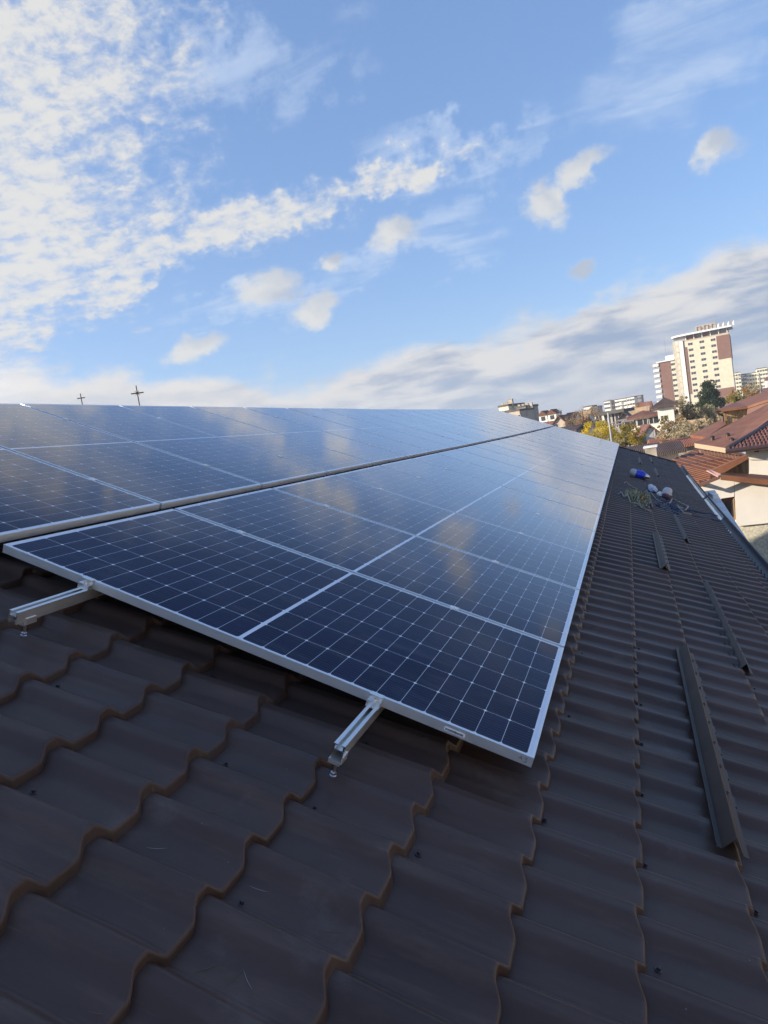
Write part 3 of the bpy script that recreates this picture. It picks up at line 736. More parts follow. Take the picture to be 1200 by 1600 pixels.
RT = {'brown': M_tiles('brown', (0.17, 0.075, 0.05)), 'dark': M_tiles('dark', (0.075, 0.05, 0.045)), 'red': M_tiles('red', (0.30, 0.11, 0.06)), 'sand': M_tiles('sand', (0.55, 0.36, 0.18)),
      'flat': mat('bitumen_roof', (0.10, 0.095, 0.09), .9, var=.3, vscale=.3), 'white': mat('white_canopy', (0.78, 0.78, 0.78), .5)}
GL = mat('window_glass', (0.035, 0.04, 0.05), 0.12, spec=.7); FRM = mat('window_frame_paint', (0.55, 0.52, 0.48), .5)
CON = mat('grey_concrete', (0.68, 0.67, 0.65), .9, var=.18, vscale=1.5, bump=.3)
WD = None
class Bld:
    """a building in its own frame: x along the facade, y into the building, z up"""
    def __init__(s, name, px, py, Y, az, label, cat='house', group=None):
        P = at(px, py, Y); s.P = Vector((P.x, P.y, GROUND)); s.az = R(az); s.ztop = P.z - GROUND
        s.root = empty(name, s.P, (0, 0, s.az), label, cat, group)
        s.M = Matrix.Rotation(s.az, 3, 'Z')
    def loc(s, px, py, yl=0.0):                # pixel -> (x, z) on the local plane y = yl
        d = s.M.transposed() @ ray(px, py); c_ = s.M.transposed() @ (CAM - s.P); t = (yl - c_.y) / d.y
        return (c_ + d * t).x, (c_ + d * t).z
    def box(s, nm, m_, *a, parent=None, **k): return MB().box(*a).build(nm, m_, parent or s.root, **k)
    def window(s, x, z, w_, h_, y=0.0, sill=False):
        f_ = MB(); t = .07; f_.box(x - w_ / 2, x + w_ / 2, y - .05, y + .02, z - h_ / 2, z - h_ / 2 + t); f_.box(x - w_ / 2, x + w_ / 2, y - .05, y + .02, z + h_ / 2 - t, z + h_ / 2)
        f_.box(x - w_ / 2, x - w_ / 2 + t, y - .05, y + .02, z - h_ / 2 + t, z + h_ / 2 - t); f_.box(x + w_ / 2 - t, x + w_ / 2, y - .05, y + .02, z - h_ / 2 + t, z + h_ / 2 - t)
        f_.box(x - t / 2, x + t / 2, y - .045, y + .02, z - h_ / 2 + t, z + h_ / 2 - t)
        f = f_.build('window', FRM, s.root)
        MB().box(x - w_ / 2 + t * .6, x + w_ / 2 - t * .6, y - .02, y + .01, z - h_ / 2 + t * .6, z + h_ / 2 - t * .6).build('pane', GL, f)
        return f
    def gable(s, m_, x0, x1, y0, y1, z, h_, along='x', ov=.4, wallm_=None):
        b = MB(); t = .18
        if along == 'x':
            ym = (y0 + y1) / 2
            for ya, yb in ((y0 - ov, ym), (y1 + ov, ym)):
                za = z - h_ * ov / (ym - y0)
                b.prism([(x0 - ov, ya, za), (x1 + ov, ya, za), (x1 + ov, yb, z + h_), (x0 - ov, yb, z + h_)], (0, 0, t))
            tri = [[(x, y0, z), (x, y1, z), (x, ym, z + h_)] for x in (x0, x1)]; dv = [(.15, 0, 0), (-.15, 0, 0)]
        else:
            xm = (x0 + x1) / 2
            for xa, xb in ((x0 - ov, xm), (x1 + ov, xm)):
                za = z - h_ * ov / (xm - x0)
                b.prism([(xa, y0 - ov, za), (xb, y0 - ov, z + h_), (xb, y1 + ov, z + h_), (xa, y1 + ov, za)], (0, 0, t))
            tri = [[(x0, y, z), (x1, y, z), (xm, y, z + h_)] for y in (y0, y1)]; dv = [(0, .15, 0), (0, -.15, 0)]
        r = b.build('roof', m_, s.root)
        if wallm_:
            for q, d in zip(tri, dv): MB().prism([Vector(p) - Vector((0, 0, .01)) for p in q], d).build('gable_wall', wallm_, s.root)
        return r
    def hip(s, m_, x0, x1, y0, y1, z, h_, ov=.5):
        X0, X1, Y0, Y1 = x0 - ov, x1 + ov, y0 - ov, y1 + ov; d = min(X1 - X0, Y1 - Y0) / 2
        if X1 - X0 >= Y1 - Y0: r0, r1 = (X0 + d, (Y0 + Y1) / 2, z + h_), (X1 - d + 1e-3, (Y0 + Y1) / 2, z + h_)
        else: r0, r1 = ((X0 + X1) / 2, Y0 + d, z + h_), ((X0 + X1) / 2, Y1 - d + 1e-3, z + h_)
        b = MB(); A = [(X0, Y0, z), (X1, Y0, z), (X1, Y1, z), (X0, Y1, z)]; B_ = [(x, y, z - .16) for x, y, _ in A]
        vs = A + B_ + [r0, r1]
        if X1 - X0 >= Y1 - Y0: fs = [(0, 1, 9, 8), (1, 2, 9), (2, 3, 8, 9), (3, 0, 8)]
        else: fs = [(0, 1, 8), (1, 2, 9, 8), (2, 3, 9), (3, 0, 8, 9)]
        b.add(vs, fs + [(4, 5, 1, 0), (5, 6, 2, 1), (6, 7, 3, 2), (7, 4, 0, 3), (7, 6, 5, 4)]); return b.build('roof', m_, s.root)
    def chimney(s, x, y, z, r, h_=1.0, m_=None):
        b = MB().box(x - .3, x + .3, y - .3, y + .3, z - .8, z + h_); b.box(x - .38, x + .38, y - .38, y + .38, z + h_, z + h_ + .12); b.build('chimney', m_ or C_['beige'], r)

def hotel():
    B = Bld('hotel_tower', 1068, 535, 400, -9, 'tall cream and brown hotel tower with white flat canopy roof and curved glass stair', 'hotel')
    # facade corners in the local frame
    xl, zt = B.loc(1068, 535); xr, zr = B.loc(1138.5, 521); z0 = zr; D = 16
    b = MB().box(xl, xr, 0, D, 0, z0); b.build('wall', C_['cream'], B.root)
    x, z = B.loc(1118.5, 523.5); xb, zb = B.loc(1122, 562)
    B.box('brown_cladding', C_['brown'], x, xr + .25, -.25, .0, zb, z0 - .2)
    B.box('side_cladding', C_['brown'], xr, xr + .25, .01, D, zb, z0 - .2)
    x2, z2 = B.loc(1128, 607); B.box('brown_base', C_['brown'], x2 - 3, xr + .2, -.2, .0, 0, z2)
    xs, zs = B.loc(1068, 543); xs2, zs2 = B.loc(1078, 616); w_ = 1.5
    B.box('brown_strip', C_['brown'], xs, xs + w_, -.22, .0, zs2, zs)
    B.box('white_pier', C_['white'], xs - 1.9, xs - .05, -.6, .01, 0, zs + 3.5)
    # windows: three columns following the photo
    for n, (px, py, px2, py2, rows) in enumerate([(1078.3, 537.5, 1088.2, 619, 10), (1096.4, 534, 1102.8, 589, 7), (1113.7, 531, 1122.8, 604, 9)]):
        xa, za = B.loc(px, py); xb_, zb_ = B.loc(px2, py2); xm = (xa + xb_) / 2
        for k in range(rows): B.window(xm, za + (zb_ - za) * k / (rows - 1), 2.3, 1.35)
    if True:
        xa, za = B.loc(1096.4, 534); xb_, zb_ = B.loc(1102.8, 589); st = (zb_ - za) / 6
        for k in range(7, 9): B.window((xa + xb_) / 2, za + st * k, 2.3, 1.35)
    # top storey: dark glazing set back, under the canopy
    B.box('top_storey', C_['brown'], xl + .8, xr - .3, 1.0, D - 1, z0, z0 + 3.0)
    for i in range(5):
        x0 = xl + 6.2 + i * (xr - xl - 7) / 5; f = B.box('top_glazing', GL, x0, x0 + 3.1, .86, .98, z0 + .7, z0 + 2.7) if i != 1 else None
    for i in range(6): B.box('column', C_['white'], xl + 1 + i * (xr - xl - 1.8) / 5, xl + 1.35 + i * (xr - xl - 1.8) / 5, .1, .45, z0, z0 + 3.0)
    B.box('parapet', C_['beige'], xl, xr, .0, .18, z0, z0 + .7)
    cp = MB(); cp.prism([(xl - 5.5, 1, z0 + 3.0), (xl - 3, -2, z0 + 3.0), (xl + 2, -2.6, z0 + 3.0), (xr + 1.6, -2.2, z0 + 3.0), (xr + 1.8, D + 1, z0 + 3.0), (xl - 5.5, D + 1, z0 + 3.0)], (0, 0, .75))
    r = cp.build('roof', RT['white'], B.root)
    B.box('plant_room', C_['stone'], xl + 6, xl + 15.5, 4, 11, z0 + 3.75, z0 + 7.0, parent=r)
    for i in range(5):
        q = MB(); x0 = xl + 6.6 + i * 1.75; q.box(x0, x0 + .25, 3.7, 3.95, z0 + 4.4, z0 + 6.6); q.box(x0, x0 + 1.0, 3.7, 3.95, z0 + 6.3 - i % 2, z0 + 6.6 - i % 2); q.build('roof_sign', C_['brown'], r)
    for i in range(7):
        x0 = xl + 16.2 + i * 1.15; MB().box(x0, x0 + .7, 1.2, 1.5, z0 + 3.8, z0 + 5.4).box(x0 + .45, x0 + .75, 1.15, 1.55, z0 + 5.0, z0 + 6.0).build('antenna_panel', [C_['white'], C_['grey']][i % 2], r)
    MB().tube([(xl + 15.5, 5, z0 + 3.7), (xl + 15.5, 5, z0 + 12)], [.16, .05], 6).build('antenna', C_['grey'], r)
    # curved glass stair
    pts = [Vector((xl - 5.0 + 5.0 * (1 - math.cos(a)) * 1.0 if False else xl - 5.6 * math.cos(a), 3.2 - 3.2 * math.sin(a) * 1.0, 0)) for a in np.linspace(0, math.pi / 2, 7)]
    b = MB()
    for p, q in zip(pts[:-1], pts[1:]): b.add([p, q, q + Vector((0, 0, z0 + 1.2)), p + Vector((0, 0, z0 + 1.2))], [(0, 1, 2, 3)])
    sg = mat('stair_glass_bands', (0.30, 0.28, 0.22), .4)
    b.add([(xl - 5.6, 3.2, 0), (xl - 5.6, 9, 0), (xl - 5.6, 9, z0 + 1.2), (xl - 5.6, 3.2, z0 + 1.2)], [(3, 2, 1, 0)])
    stair = b.build('glass_stair', sg, B.root)
    for k in range(1, 13):
        q = MB(); z = z0 + 1.2 - k * 3.05
        for p, p2 in zip(pts[:-1], pts[1:]):
            n = (p2 - p).cross(Vector((0, 0, 1))).normalized() * .12; q.prism([p + n + Vector((0, 0, z)), p2 + n + Vector((0, 0, z)), p2 - n + Vector((0, 0, z)), p - n + Vector((0, 0, z))], (0, 0, .9))
        q.build('spandrel', C_['stone'], stair)
    # left wing, lower
    xw0, zw = B.loc(1028.5, 567, 3); xw1, _ = B.loc(1057, 560, 3); B.box('wing_wall', C_['cream'], xw0, xl - 5.4, 3, 17, 0, zw)
    xb0, zb0 = B.loc(1029, 567, 3); xb1, _ = B.loc(1046.5, 562, 3); B.box('wing_cladding', C_['brown'], xb0, xb1, 2.8, 3.0, 0, zw)
    for k in range(9):
        xx, zz = B.loc(1052, 569, 3); B.window(xx, zz - k * 2.75, 2.4, 1.3, 3.0)
    for k in range(10):
        z = zw - 1.6 - k * 2.75; q = MB().box(xw0 - 2.8, xw0 - .01, 2.2, 12, z - .2, z); q.box(xw0 - 2.8, xw0 - 2.65, 2.2, 12, z, z + 1.15); q.box(xw0 - 2.64, xw0 - .01, 2.2, 2.35, z, z + 1.15); q.build('balcony', C_['white'], B.root)
    q = MB().prism([(xw0 - 1, 2, zw), (xl - 5.7, 2, zw), (xl - 5.7, 17.5, zw), (xw0 - 1, 17.5, zw)], (0, 0, .5)); q.box(xb1 - 2, xl - 5.7, 3.5, 12, zw + .5, zw + 2.8); wr = q.build('wing_roof', RT['white'], B.root)
    for dx, hh in ((1.2, 15), (2.4, 7)): MB().tube([(xb1 - 3 + dx, 6, zw + .4), (xb1 - 3 + dx, 6, zw + hh)], [.12, .04], 6).build('antenna', C_['grey'], wr)
hotel()

def block(name, pxl, pyl, pxr, Y, az, depth, wm, label, storeys, cols, sh=2.9, ww=1.5, cat='apartment block', group=None, side='grey', off=.6, parapet=.5, balc=()):
    B = Bld(name, pxl, pyl, Y, az, label, cat, group); xr, _ = B.loc(pxr, pyl); H = B.ztop
    B.box('wall', C_[wm], 0, xr, 0, depth, 0, H); B.box('roof', RT['flat'], -.15, xr + .15, -.15, depth + .15, H, H + parapet)
    cw = xr / cols
    for r in range(storeys):
        for c_ in range(cols):
            z = H - 1.7 - r * sh; x = cw * (c_ + .5)
            if z < 1: continue
            if c_ in balc:
                q = MB().box(x - cw * .42, x + cw * .42, -1.1, -.01, z - 1.35, z - 1.2); q.box(x - cw * .42, x + cw * .42, -1.1, -1.0, z - 1.2, z - .2); q.build('balcony', C_['white'], B.root)
            B.window(x, z, ww, 1.4)
    return B, xr, H
G1 = 'apartment blocks on the horizon'
block('apartment_block', 1144, 584, 1157, 600, -6, 12, 'yellow', 'pale yellow apartment block just right of the hotel tower', 5, 3, group=G1)
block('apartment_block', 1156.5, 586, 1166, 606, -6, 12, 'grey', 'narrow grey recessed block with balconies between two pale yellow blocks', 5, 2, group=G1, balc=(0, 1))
block('apartment_block', 1165.5, 585, 1183, 606, -6, 12, 'yellow', 'pale yellow apartment block with a plain top, second right of the hotel', 6, 4, group=G1, balc=(0,))
block('apartment_block', 1182, 577, 1199, 602, -6, 12, 'yellow', 'tallest pale yellow apartment block at the right edge', 6, 4, group=G1)
block('apartment_block', 1197, 577, 1225, 606, -6, 12, 'yellow', 'apartment block cut by the right edge of the photo', 6, 5, group=G1)
block('apartment_block', 943.5, 628, 953.5, 520, -10, 12, 'white', 'small white apartment block, leftmost of the three far white blocks', 4, 3, group=G1)
block('apartment_block', 953.2, 628.6, 960.5, 524, -10, 10, 'beige', 'beige recessed block between white apartment blocks', 4, 2, group=G1, balc=(0, 1))
block('apartment_block', 960.2, 625.5, 978.5, 520, -10, 12, 'white', 'broad white apartment block, middle of the three far white blocks', 4, 5, group=G1, balc=(2,))
block('apartment_block', 979, 622, 991, 515, -10, 12, 'white', 'white apartment block with grey end wall, rightmost of the far white blocks', 4, 3, group=G1)
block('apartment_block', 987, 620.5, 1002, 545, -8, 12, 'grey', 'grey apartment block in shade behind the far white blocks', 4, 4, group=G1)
block('apartment_block', 912, 637, 925, 330, -10, 10, 'white', 'low white block above the leafy bare branched tree', 3, 3, group=G1)
block('apartment_block', 925.5, 637, 935, 340, -8, 10, 'stone', 'low brownish block beside the white one above the yellow tree', 3, 2, group=G1)
block('apartment_block', 1007, 633, 1015, 480, -8, 10, 'white', 'tiny white building left of the hotel on the horizon', 2, 2, group=G1)
def left_block():
    B, xr, H = block('apartment_block', 779, 637, 794.5, 190, -20, 9, 'cream', 'cream apartment block with a row of small chimneys, rising behind the panels', 4, 2, group='buildings behind the panels')
    for i in range(7): B.chimney(.4 + i * xr / 6.8, 2.2, H + .4, B.root, .55 + .7 * (i > 3), C_['stone'])
    B, xr, H = block('apartment_block', 792, 645, 812, 184, -16, 9, 'beige', 'stepped beige block with balconies beside the cream chimney block', 4, 3, group='buildings behind the panels', balc=(0, 1))
    B, xr, H = block('apartment_block', 806, 638.5, 821.5, 188, -14, 9, 'stone', 'grey beige block with flat roof, right of the stepped block', 4, 3, group='buildings behind the panels')
    for i in range(4): B.chimney(.6 + i * 1.1, 1.2, H + .3, B.root, .5, C_['beige'])
left_block()

def house(name, pxl, py, pxr, Y, az, depth, wm, rm, rh, label, kind='gable_x', wins=(), ov=.4, chim=(), group='town houses beyond the roof', wsz=(1.1, 1.1)):
    B = Bld(name, pxl, py, Y, az, label, 'house', group); xr, _ = B.loc(pxr, py); H = B.ztop
    if kind == 'flat':
        B.box('wall', C_[wm], 0, xr, 0, depth, 0, H); r = B.box('roof', RT[rm], -ov, xr + ov, -ov, depth + ov, H, H + rh)
    else:
        B.box('wall', C_[wm], 0, xr, 0, depth, 0, H)
        r = B.hip(RT[rm], 0, xr, 0, depth, H, rh, ov) if kind == 'hip' else B.gable(RT[rm], 0, xr, 0, depth, H, rh, kind[-1], ov, C_[wm])
    for px, p in wins:
        x, z = B.loc(px, p); B.window(x, z, *wsz)
    for x, y, h_ in chim: B.chimney(x * xr, y * depth, H + rh * .8, r, h_)
    return B, xr, H
B, xr, H = house('house', 838, 665, 880, 120, -14, 6, 'beige', 'brown', 1.7, 'large house with steep brown roof, dormers and chimneys, left of the bare tree', 'hip', [(872, 668), (864, 668)], chim=[(.5, .5, .4), (.72, .45, .4), (.3, .4, .3)])
for t in (.28, .62):
    q = MB().box(xr * t - .7, xr * t + .7, .2, 2.6, H + .3, H + 1.5); d = q.build('dormer', C_['white'], B.root); MB().prism([(xr * t - .9, -.1, H + 1.5), (xr * t + .9, -.1, H + 1.5), (xr * t, -.1, H + 2.3)], (0, 3, 0)).build('dormer_roof', RT['brown'], d)
    MB().box(xr * t - .35, xr * t + .35, .15, .19, H + .6, H + 1.3).build('pane', GL, d)
house('house', 866, 661, 883, 112, -14, 4, 'beige', 'brown', .9, 'plain beige gable house at the right side of the steep brown roof', 'gable_y', [(868, 668)])
house('shed', 874, 677, 896, 60, -10, 4, 'grey', 'dark', .3, 'low dark roofed shed showing above the panel edge', 'gable_x')
house('house', 897, 668, 912, 140, -10, 8, 'white', 'red', 1.5, 'small white house with red roof behind the bare branched tree', 'gable_x', [(903, 672)])
house('house', 884, 655, 898, 200, -8, 8, 'white', 'brown', 1.5, 'distant white house at the left of the bare branched tree', 'gable_x', [(890, 658)])
house('house', 907, 652, 919, 210, -8, 8, 'white', 'sand', 1.4, 'distant white house seen through the bare branched tree', 'gable_x')
house('house', 929, 650, 943, 118, -22, 8, 'white', 'dark', .35, 'white walled house with small window left of the grey flat roofed one', 'flat', [(936, 653)])
B, xr, H = house('house', 943, 648.5, 967, 112, -8, 10, 'grey', 'flat', .5, 'grey house with a wide dark flat roof slab and tall windows', 'flat', [(950, 659), (956, 658), (962, 657)], .9, wsz=(1.0, 2.2))
house('house', 967, 655, 985, 108, -6, 4, 'grey', 'dark', .8, 'grey gabled house right of the dark flat roof slab', 'gable_y', [(972, 664)])
house('house', 979, 650, 1012, 150, -4, 9, 'beige', 'sand', 1.2, 'long low house with sunlit sandy orange roof', 'gable_x')
house('house', 1001, 637, 1017, 260, -4, 9, 'beige', 'red', 1.6, 'distant house with red roof left of the hotel', 'gable_x')
house('house', 976, 655, 1034, 95, -4, 5, 'white', 'brown', .75, 'long cream house with brown roof and small dark windows', 'hip', [(1005, 659.5), (1021, 656.5), (985, 662)], ov=.5, wsz=(1.5, .95))
B, xr, H = house('tower_house', 1026.5, 635.5, 1052, 88, -4, 5, 'white', 'dark', .95, 'tall narrow cream house with dark brown hip roof in front of the hotel', 'hip', [(1037.5, 653.5)], ov=.7, wsz=(.8, .7))
house('house', 1003, 681, 1031, 66, 6, 5, 'grey', 'brown', .75, 'small grey gabled house with four narrow slit windows', 'gable_y', [(1011.5, 680.5), (1015, 680), (1019, 679), (1022, 678.5)], ov=.25, wsz=(.22, 1.3))
house('shed', 990, 707, 1024, 46, 4, 2, 'stone', 'dark', .2, 'low shed with worn dark brown roof beyond the gable end', 'gable_x')
house('shed', 1024, 709, 1060, 44, 8, 2, 'grey', 'dark', .35, 'low dark roofed shed right of the pale chimney stack', 'gable_x')
house('shed', 1050, 699, 1095, 50, 2, 3, 'stone', 'red', .3, 'low shed with orange red tiles behind the seamed brown roof', 'gable_x')
house('shed', 1024, 696, 1062, 58, 2, 3, 'stone', 'red', .3, 'low shed with reddish tiles among the shrubs', 'gable_x')
house('annex', 1072, 669, 1100, 74, 0, 4, 'beige', 'sand', .5, 'low pale roofed annex behind the brown roofs, beside the shrubs', 'gable_x')
def chimney_stack():
    B = Bld('chimney_stack', 1007, 701, 38, -4, 'pale plastered chimney stack just beyond the gable end of the dark roof', 'chimney'); xr, _ = B.loc(1025, 698)
    B.box('shaft', C_['stone'], 0, xr, 0, .8, 0, B.ztop); B.box('cap', CON, -.06, xr + .06, -.06, .86, B.ztop, B.ztop + .1)
chimney_stack()

# ------------------------------------------------------------------ the big brown roofed house on the right
def poly_slab(nm, pts, t, m_, root, down=(0, 0, -1)):
    P = [at(*p) - root.location for p in pts]; return MB().prism(P, Vector(down) * t).build(nm, m_, root)
def M_seam():
    def fn(q, b, tc):
        n = q.noise(tc, 1.2, 5, .6); q.put(b.inputs['Base Color'], q.mix(q.ss(n, .3, .7), (0.17, 0.070, 0.036), (0.235, 0.100, 0.052)))
    return mat('brown_painted_sheet', (0.2, 0.09, 0.05), .6, .0, fn=fn, spec=.3)
SEAM = M_seam()
def M_wood():
    def fn(q, b, tc):
        n = q.noise(q.mapv(tc, sc=(1, 1, .12)), 6, 5, .7); q.put(b.inputs['Base Color'], q.mix(q.ss(n, .3, .7), (0.16, 0.09, 0.04), (0.40, 0.27, 0.14)))
    return mat('weathered_boards', (0.3, 0.2, 0.1), .85, fn=fn)
WOOD = M_wood()
def neighbour():
    o = at(1150, 800, 30); o.z = GROUND
    root = empty('neighbour_house', o, (0, 0, 0), 'big cream walled house with brown sheet roofs to the right of the dark roof', 'house')
    L = lambda px, py, Y: at(px, py, Y) - o
    pl = mat('smooth_cream_plaster', (0.74, 0.70, 0.62), .85, var=.05, vscale=.8); rp = mat('rough_cream_plaster', (0.56, 0.52, 0.40), .95, var=.25, vscale=9, bump=1.0, bscale=14)
    Y = 30.0
    # upper storey wall, with an opening for the window
    def quad(b, p, th=.3): b.prism([L(*q) for q in p], (0, th, 0))
    b = MB()
    quad(b, [(1088, 758, Y), (1125, 745, Y), (1127, 845, Y), (1088, 845, Y)])
    quad(b, [(1125.2, 745, Y), (1147, 748, Y), (1147.3, 776, Y), (1125.6, 779.2, Y)])
    quad(b, [(1147.2, 748, Y), (1260, 757, Y), (1262, 811, Y), (1154.5, 822, Y), (1150, 815, Y)])
    b.build('upper_wall', pl, root)
    f = MB().prism([L(1127, 779, Y + .24), (L(1147.3, 776, Y + .24)), L(1150, 812, Y + .24), L(1127, 845, Y + .24)], (0, .04, 0)).build('window', C_['brown'], root)
    MB().prism([L(1133, 783, Y + .22), L(1145.6, 781, Y + .22), L(1148, 806, Y + .22), L(1133, 810, Y + .22)], (0, .015, 0)).build('pane', GL, f)
    MB().prism([L(1145.9, 779, Y + .02), L(1147.1, 778.8, Y + .02), L(1149.8, 812, Y + .02), L(1148.4, 812, Y + .02)], (0, .2, 0)).build('frame', WOOD, f)
    b = MB(); quad(b, [(1088, 822, Y + .12), (1260, 811, Y + .12), (1270, 1150, Y + .12), (1088, 1150, Y + .12)]); b.build('lower_wall', rp, root)
    # low roof of brown sheet with standing seams
    A, B_, D = at(1093, 758, 29.4), at(1041, 722, 37.5), at(1168, 712, 37)
    pn = (B_ - A).cross(D - A).normalized()
    def onp(px, py):
        d = ray(px, py); return CAM + d * ((A - CAM).dot(pn) / d.dot(pn)) - o
    up = pn if pn.z > 0 else -pn
    MB().prism([onp(*q) for q in ((1093, 758), (1125, 744), (1110, 737), (1168, 712), (1139, 703), (1091, 700), (1041, 722))], -up * .1).build('sheet_roof', SEAM, root)
    b = MB()
    def clipx(x0, y0):                           # walk along the seam until the verge is reached
        x, y = x0, y0
        while x < 1170:
            x += .5; y += .13
            if x > 1110 and y > 737 - (x - 1110) * .431: break
            if x <= 1110 and y > 758 - (x - 1093) * .437: break
            if x <= 1125 and y > 752 and x > 1093: break
        return x, y
    for x0, y0 in [(1043 + i * 7.3, 722 - i * 3.4) for i in range(6)] + [(1045 + i * 7.0, 725.5 + i * 4.8) for i in range(7)] + [(1095, 700.5), (1112, 701.5)]:
        x1, y1 = clipx(x0, y0)
        if x1 - x0 > 3: b.tube([onp(x0, y0) + up * .03, onp(x1, y1) + up * .03], .025, 4)
    b.build('standing_seam', SEAM, root)
    b = MB(); b.prism([L(1089.5, 757.5, 29.35), L(1125, 743.5, 29.35), L(1125, 748.5, 29.35), L(1090.5, 762, 29.35)], (0, .12, 0)); b.build('verge_board', mat('brown_fascia', (0.17, 0.085, 0.06), .5), root)
    # flashing and shallow roof edge to the right
    b = MB(); b.prism([L(1104, 736.5, 30.2), L(1109, 735.5, 30.4), L(1127, 743, 29.3), L(1122, 746, 29.25)], (0, 0, .06)); b.build('flashing', mat('pink_flashing', (0.45, 0.27, 0.22), .45), root)
    b = MB(); b.prism([L(1125, 741.5, 29.3), L(1180, 747.5, 29.3), L(1260, 756, 29.3), L(1262, 748, 31.5), L(1176, 740.5, 31.5), L(1128, 738.5, 31.0)], (0, 0, -.22)); b.build('lean_to_roof', SEAM, root)
    # wooden gable
    b = MB(); n = 9
    for i in range(n):
        x0, x1 = 1130 + i * 4.5, 1130 + (i + 1) * 4.5 - .35
        ya = 738.5 - (x0 - 1130) * .56; yb = 738.5 - (x1 - 1130) * .56
        b.prism([L(x0, ya, 31.4), L(x1, yb, 31.4), L(x1 + .3, 741.3, 31.4), L(x0 + .2, 740, 31.4)], (0, .06 + .02 * (i % 2), 0))
    b.build('wooden_gable', WOOD, root)
    b = MB(); b.prism([L(1107, 737, 31.0), L(1166, 711.5, 31.0), L(1171, 716, 31.0), L(1129, 740, 31.0)], (0, .5, 0)); b.build('gable_verge', SEAM, root)
    # upper white wall with cornice
    b = MB(); quad(b, [(1166.5, 704, 33), (1260, 695, 33), (1260, 760, 33), (1172, 745, 33), (1167, 716, 33)], .3); b.build('tower_wall', pl, root)
    b = MB(); quad(b, [(1168, 716.6, 32.9), (1260, 716, 32.9), (1260, 717.6, 32.9), (1169, 718.3, 32.9)], .1); b.build('cornice', pl, root)
    for x in (1180, 1203): 
        b = MB(); quad(b, [(x, 701, 32.6), (x + 6, 700.4, 32.6), (x + 6, 706.2, 32.6), (x + .4, 706.8, 32.6)], .4); b.build('rafter_end', C_['brown'], root)
    # tiled roof above it: real rounded tiles in rows
    T0, T1, T2 = L(1139, 702, 32), L(1262, 687, 32), L(1262, 628, 38.5)
    tl = mat('glazed_brown_tile', (0.27, 0.125, 0.095), .4, var=.3, vscale=2.5, spec=.6)
    ex = (T1 - T0); ey = (T2 - T1); nn = ex.cross(ey).normalized()
    if nn.z < 0: nn = -nn
    poly = MB().prism([T0, T1, T2], -nn * .12); poly.build('tiled_roof', mat('tile_shadow_gap', (0.09, 0.045, 0.035), .8), root)
    cnt = MB(); rows = 15; cols = 20
    for r in range(rows):
        for c_ in range(cols):
            s = (c_ + .5 * (r % 2)) / cols; t = r / rows
            if s < t + .02: continue                     # inside the triangle
            if 1 - s < 0: continue
            p = T0 + ex * s + ey * t
            e1 = ex.normalized() * ex.length / cols * .5; e2 = ey * (.98 / rows)
            q = [p - e1 * .80 + nn * .03, p + nn * .105, p + e1 * .80 + nn * .03]
            q2 = [x_ + e2 - nn * .03 for x_ in q]
            cnt.add(q + q2 + [q[0] - nn * .04, q[2] - nn * .04], [(0, 1, 4, 3), (1, 2, 5, 4), (0, 6, 7, 2, 1)])
    cnt.build('roof_tiles', tl, root)
    dk = mat('dark_gutter_brown', (0.055, 0.032, 0.03), .4)
    MB().tube([T0 + Vector((-.15, -.1, -.08)), T1 + Vector((0, -.1, -.08))], .11, 8).build('gutter', dk, root)
    MB().tube([T0 + Vector((-.05, 0, .06)), T2 + Vector((0, 0, .06))], .10, 8).build('hip_cap', dk, root)
    # long smooth sheet roof rising to the right behind the tiles
    P = [(1084.5, 692.5, 36), (1139, 701, 32.2), (1262, 612, 38.6), (1262, 604, 43), (1200, 630.5, 43)]
    poly_slab('long_sheet_roof', P, .12, SEAM, root)
    b = MB(); a = L(1084.5, 692.5, 35.9); c_ = L(1139, 701, 32.1); b.prism([a, c_, c_ + Vector((0, .0, -.22)), a + Vector((0, 0, -.22))], (0, .1, 0)); b.build('eave_fascia', mat('pale_fascia', (0.40, 0.30, 0.20), .6), root)
    b = MB()
    for i in range(12):
        p = L(1098 + i * 5.5, 702.6 + i * .9, 34.8 - i * .16); b.box(p.x - .10, p.x + .06, p.y - .1, p.y + .9, p.z - .16, p.z - .02)
    b.build('rafter_ends', C_['brown'], root)
    for px, py, YY in ((1113, 685.5, 35.5), (1137, 681, 35.5), (1143.5, 688.7, 34)):
        p = L(px, py, YY); MB().lathe([(.10, -.1), (.10, .08), (.14, .10), (0, .17)], 10, p).build('roof_vent', dk, root)
    # lower sheet roof behind, at its left
    poly_slab('rear_sheet_roof', [(1078, 679.5, 44), (1103, 683, 41), (1134, 663, 44), (1134, 652, 48)], .15, SEAM, root)
    # body of the house so that it stands on the ground
    b = MB(); p = at(1104, 710, 37) - o; b.box(p.x, p.x + 16, 6.6, 17, 0, -GROUND + at(1104, 710, 37).z - .35); b.build('rear_wall', pl, root)
    # boarded dormer with its own low roof
    d = MB(); Yd = 46
    for i in range(9):
        x0 = 1130.5 + i * 4.3; y0 = 643 - i * .55
        d.prism([L(x0, y0, Yd), L(x0 + 3.9, y0 - .5, Yd), L(x0 + 4.6, 684 - i * 2, Yd), L(x0 + .8, 684 - i * 2, Yd)], (0, .08 + .03 * (i % 2), 0))
    dd = d.build('boarded_dormer', WOOD, root)
    MB().prism([L(1118, 641, Yd - .6), L(1168, 634.5, Yd - .6), L(1240, 611, Yd - 2), L(1240, 596, Yd + 9), L(1185, 615, Yd + 9), L(1150, 628, Yd + 6)], (0, 0, -.14)).build('dormer_roof', SEAM, dd)
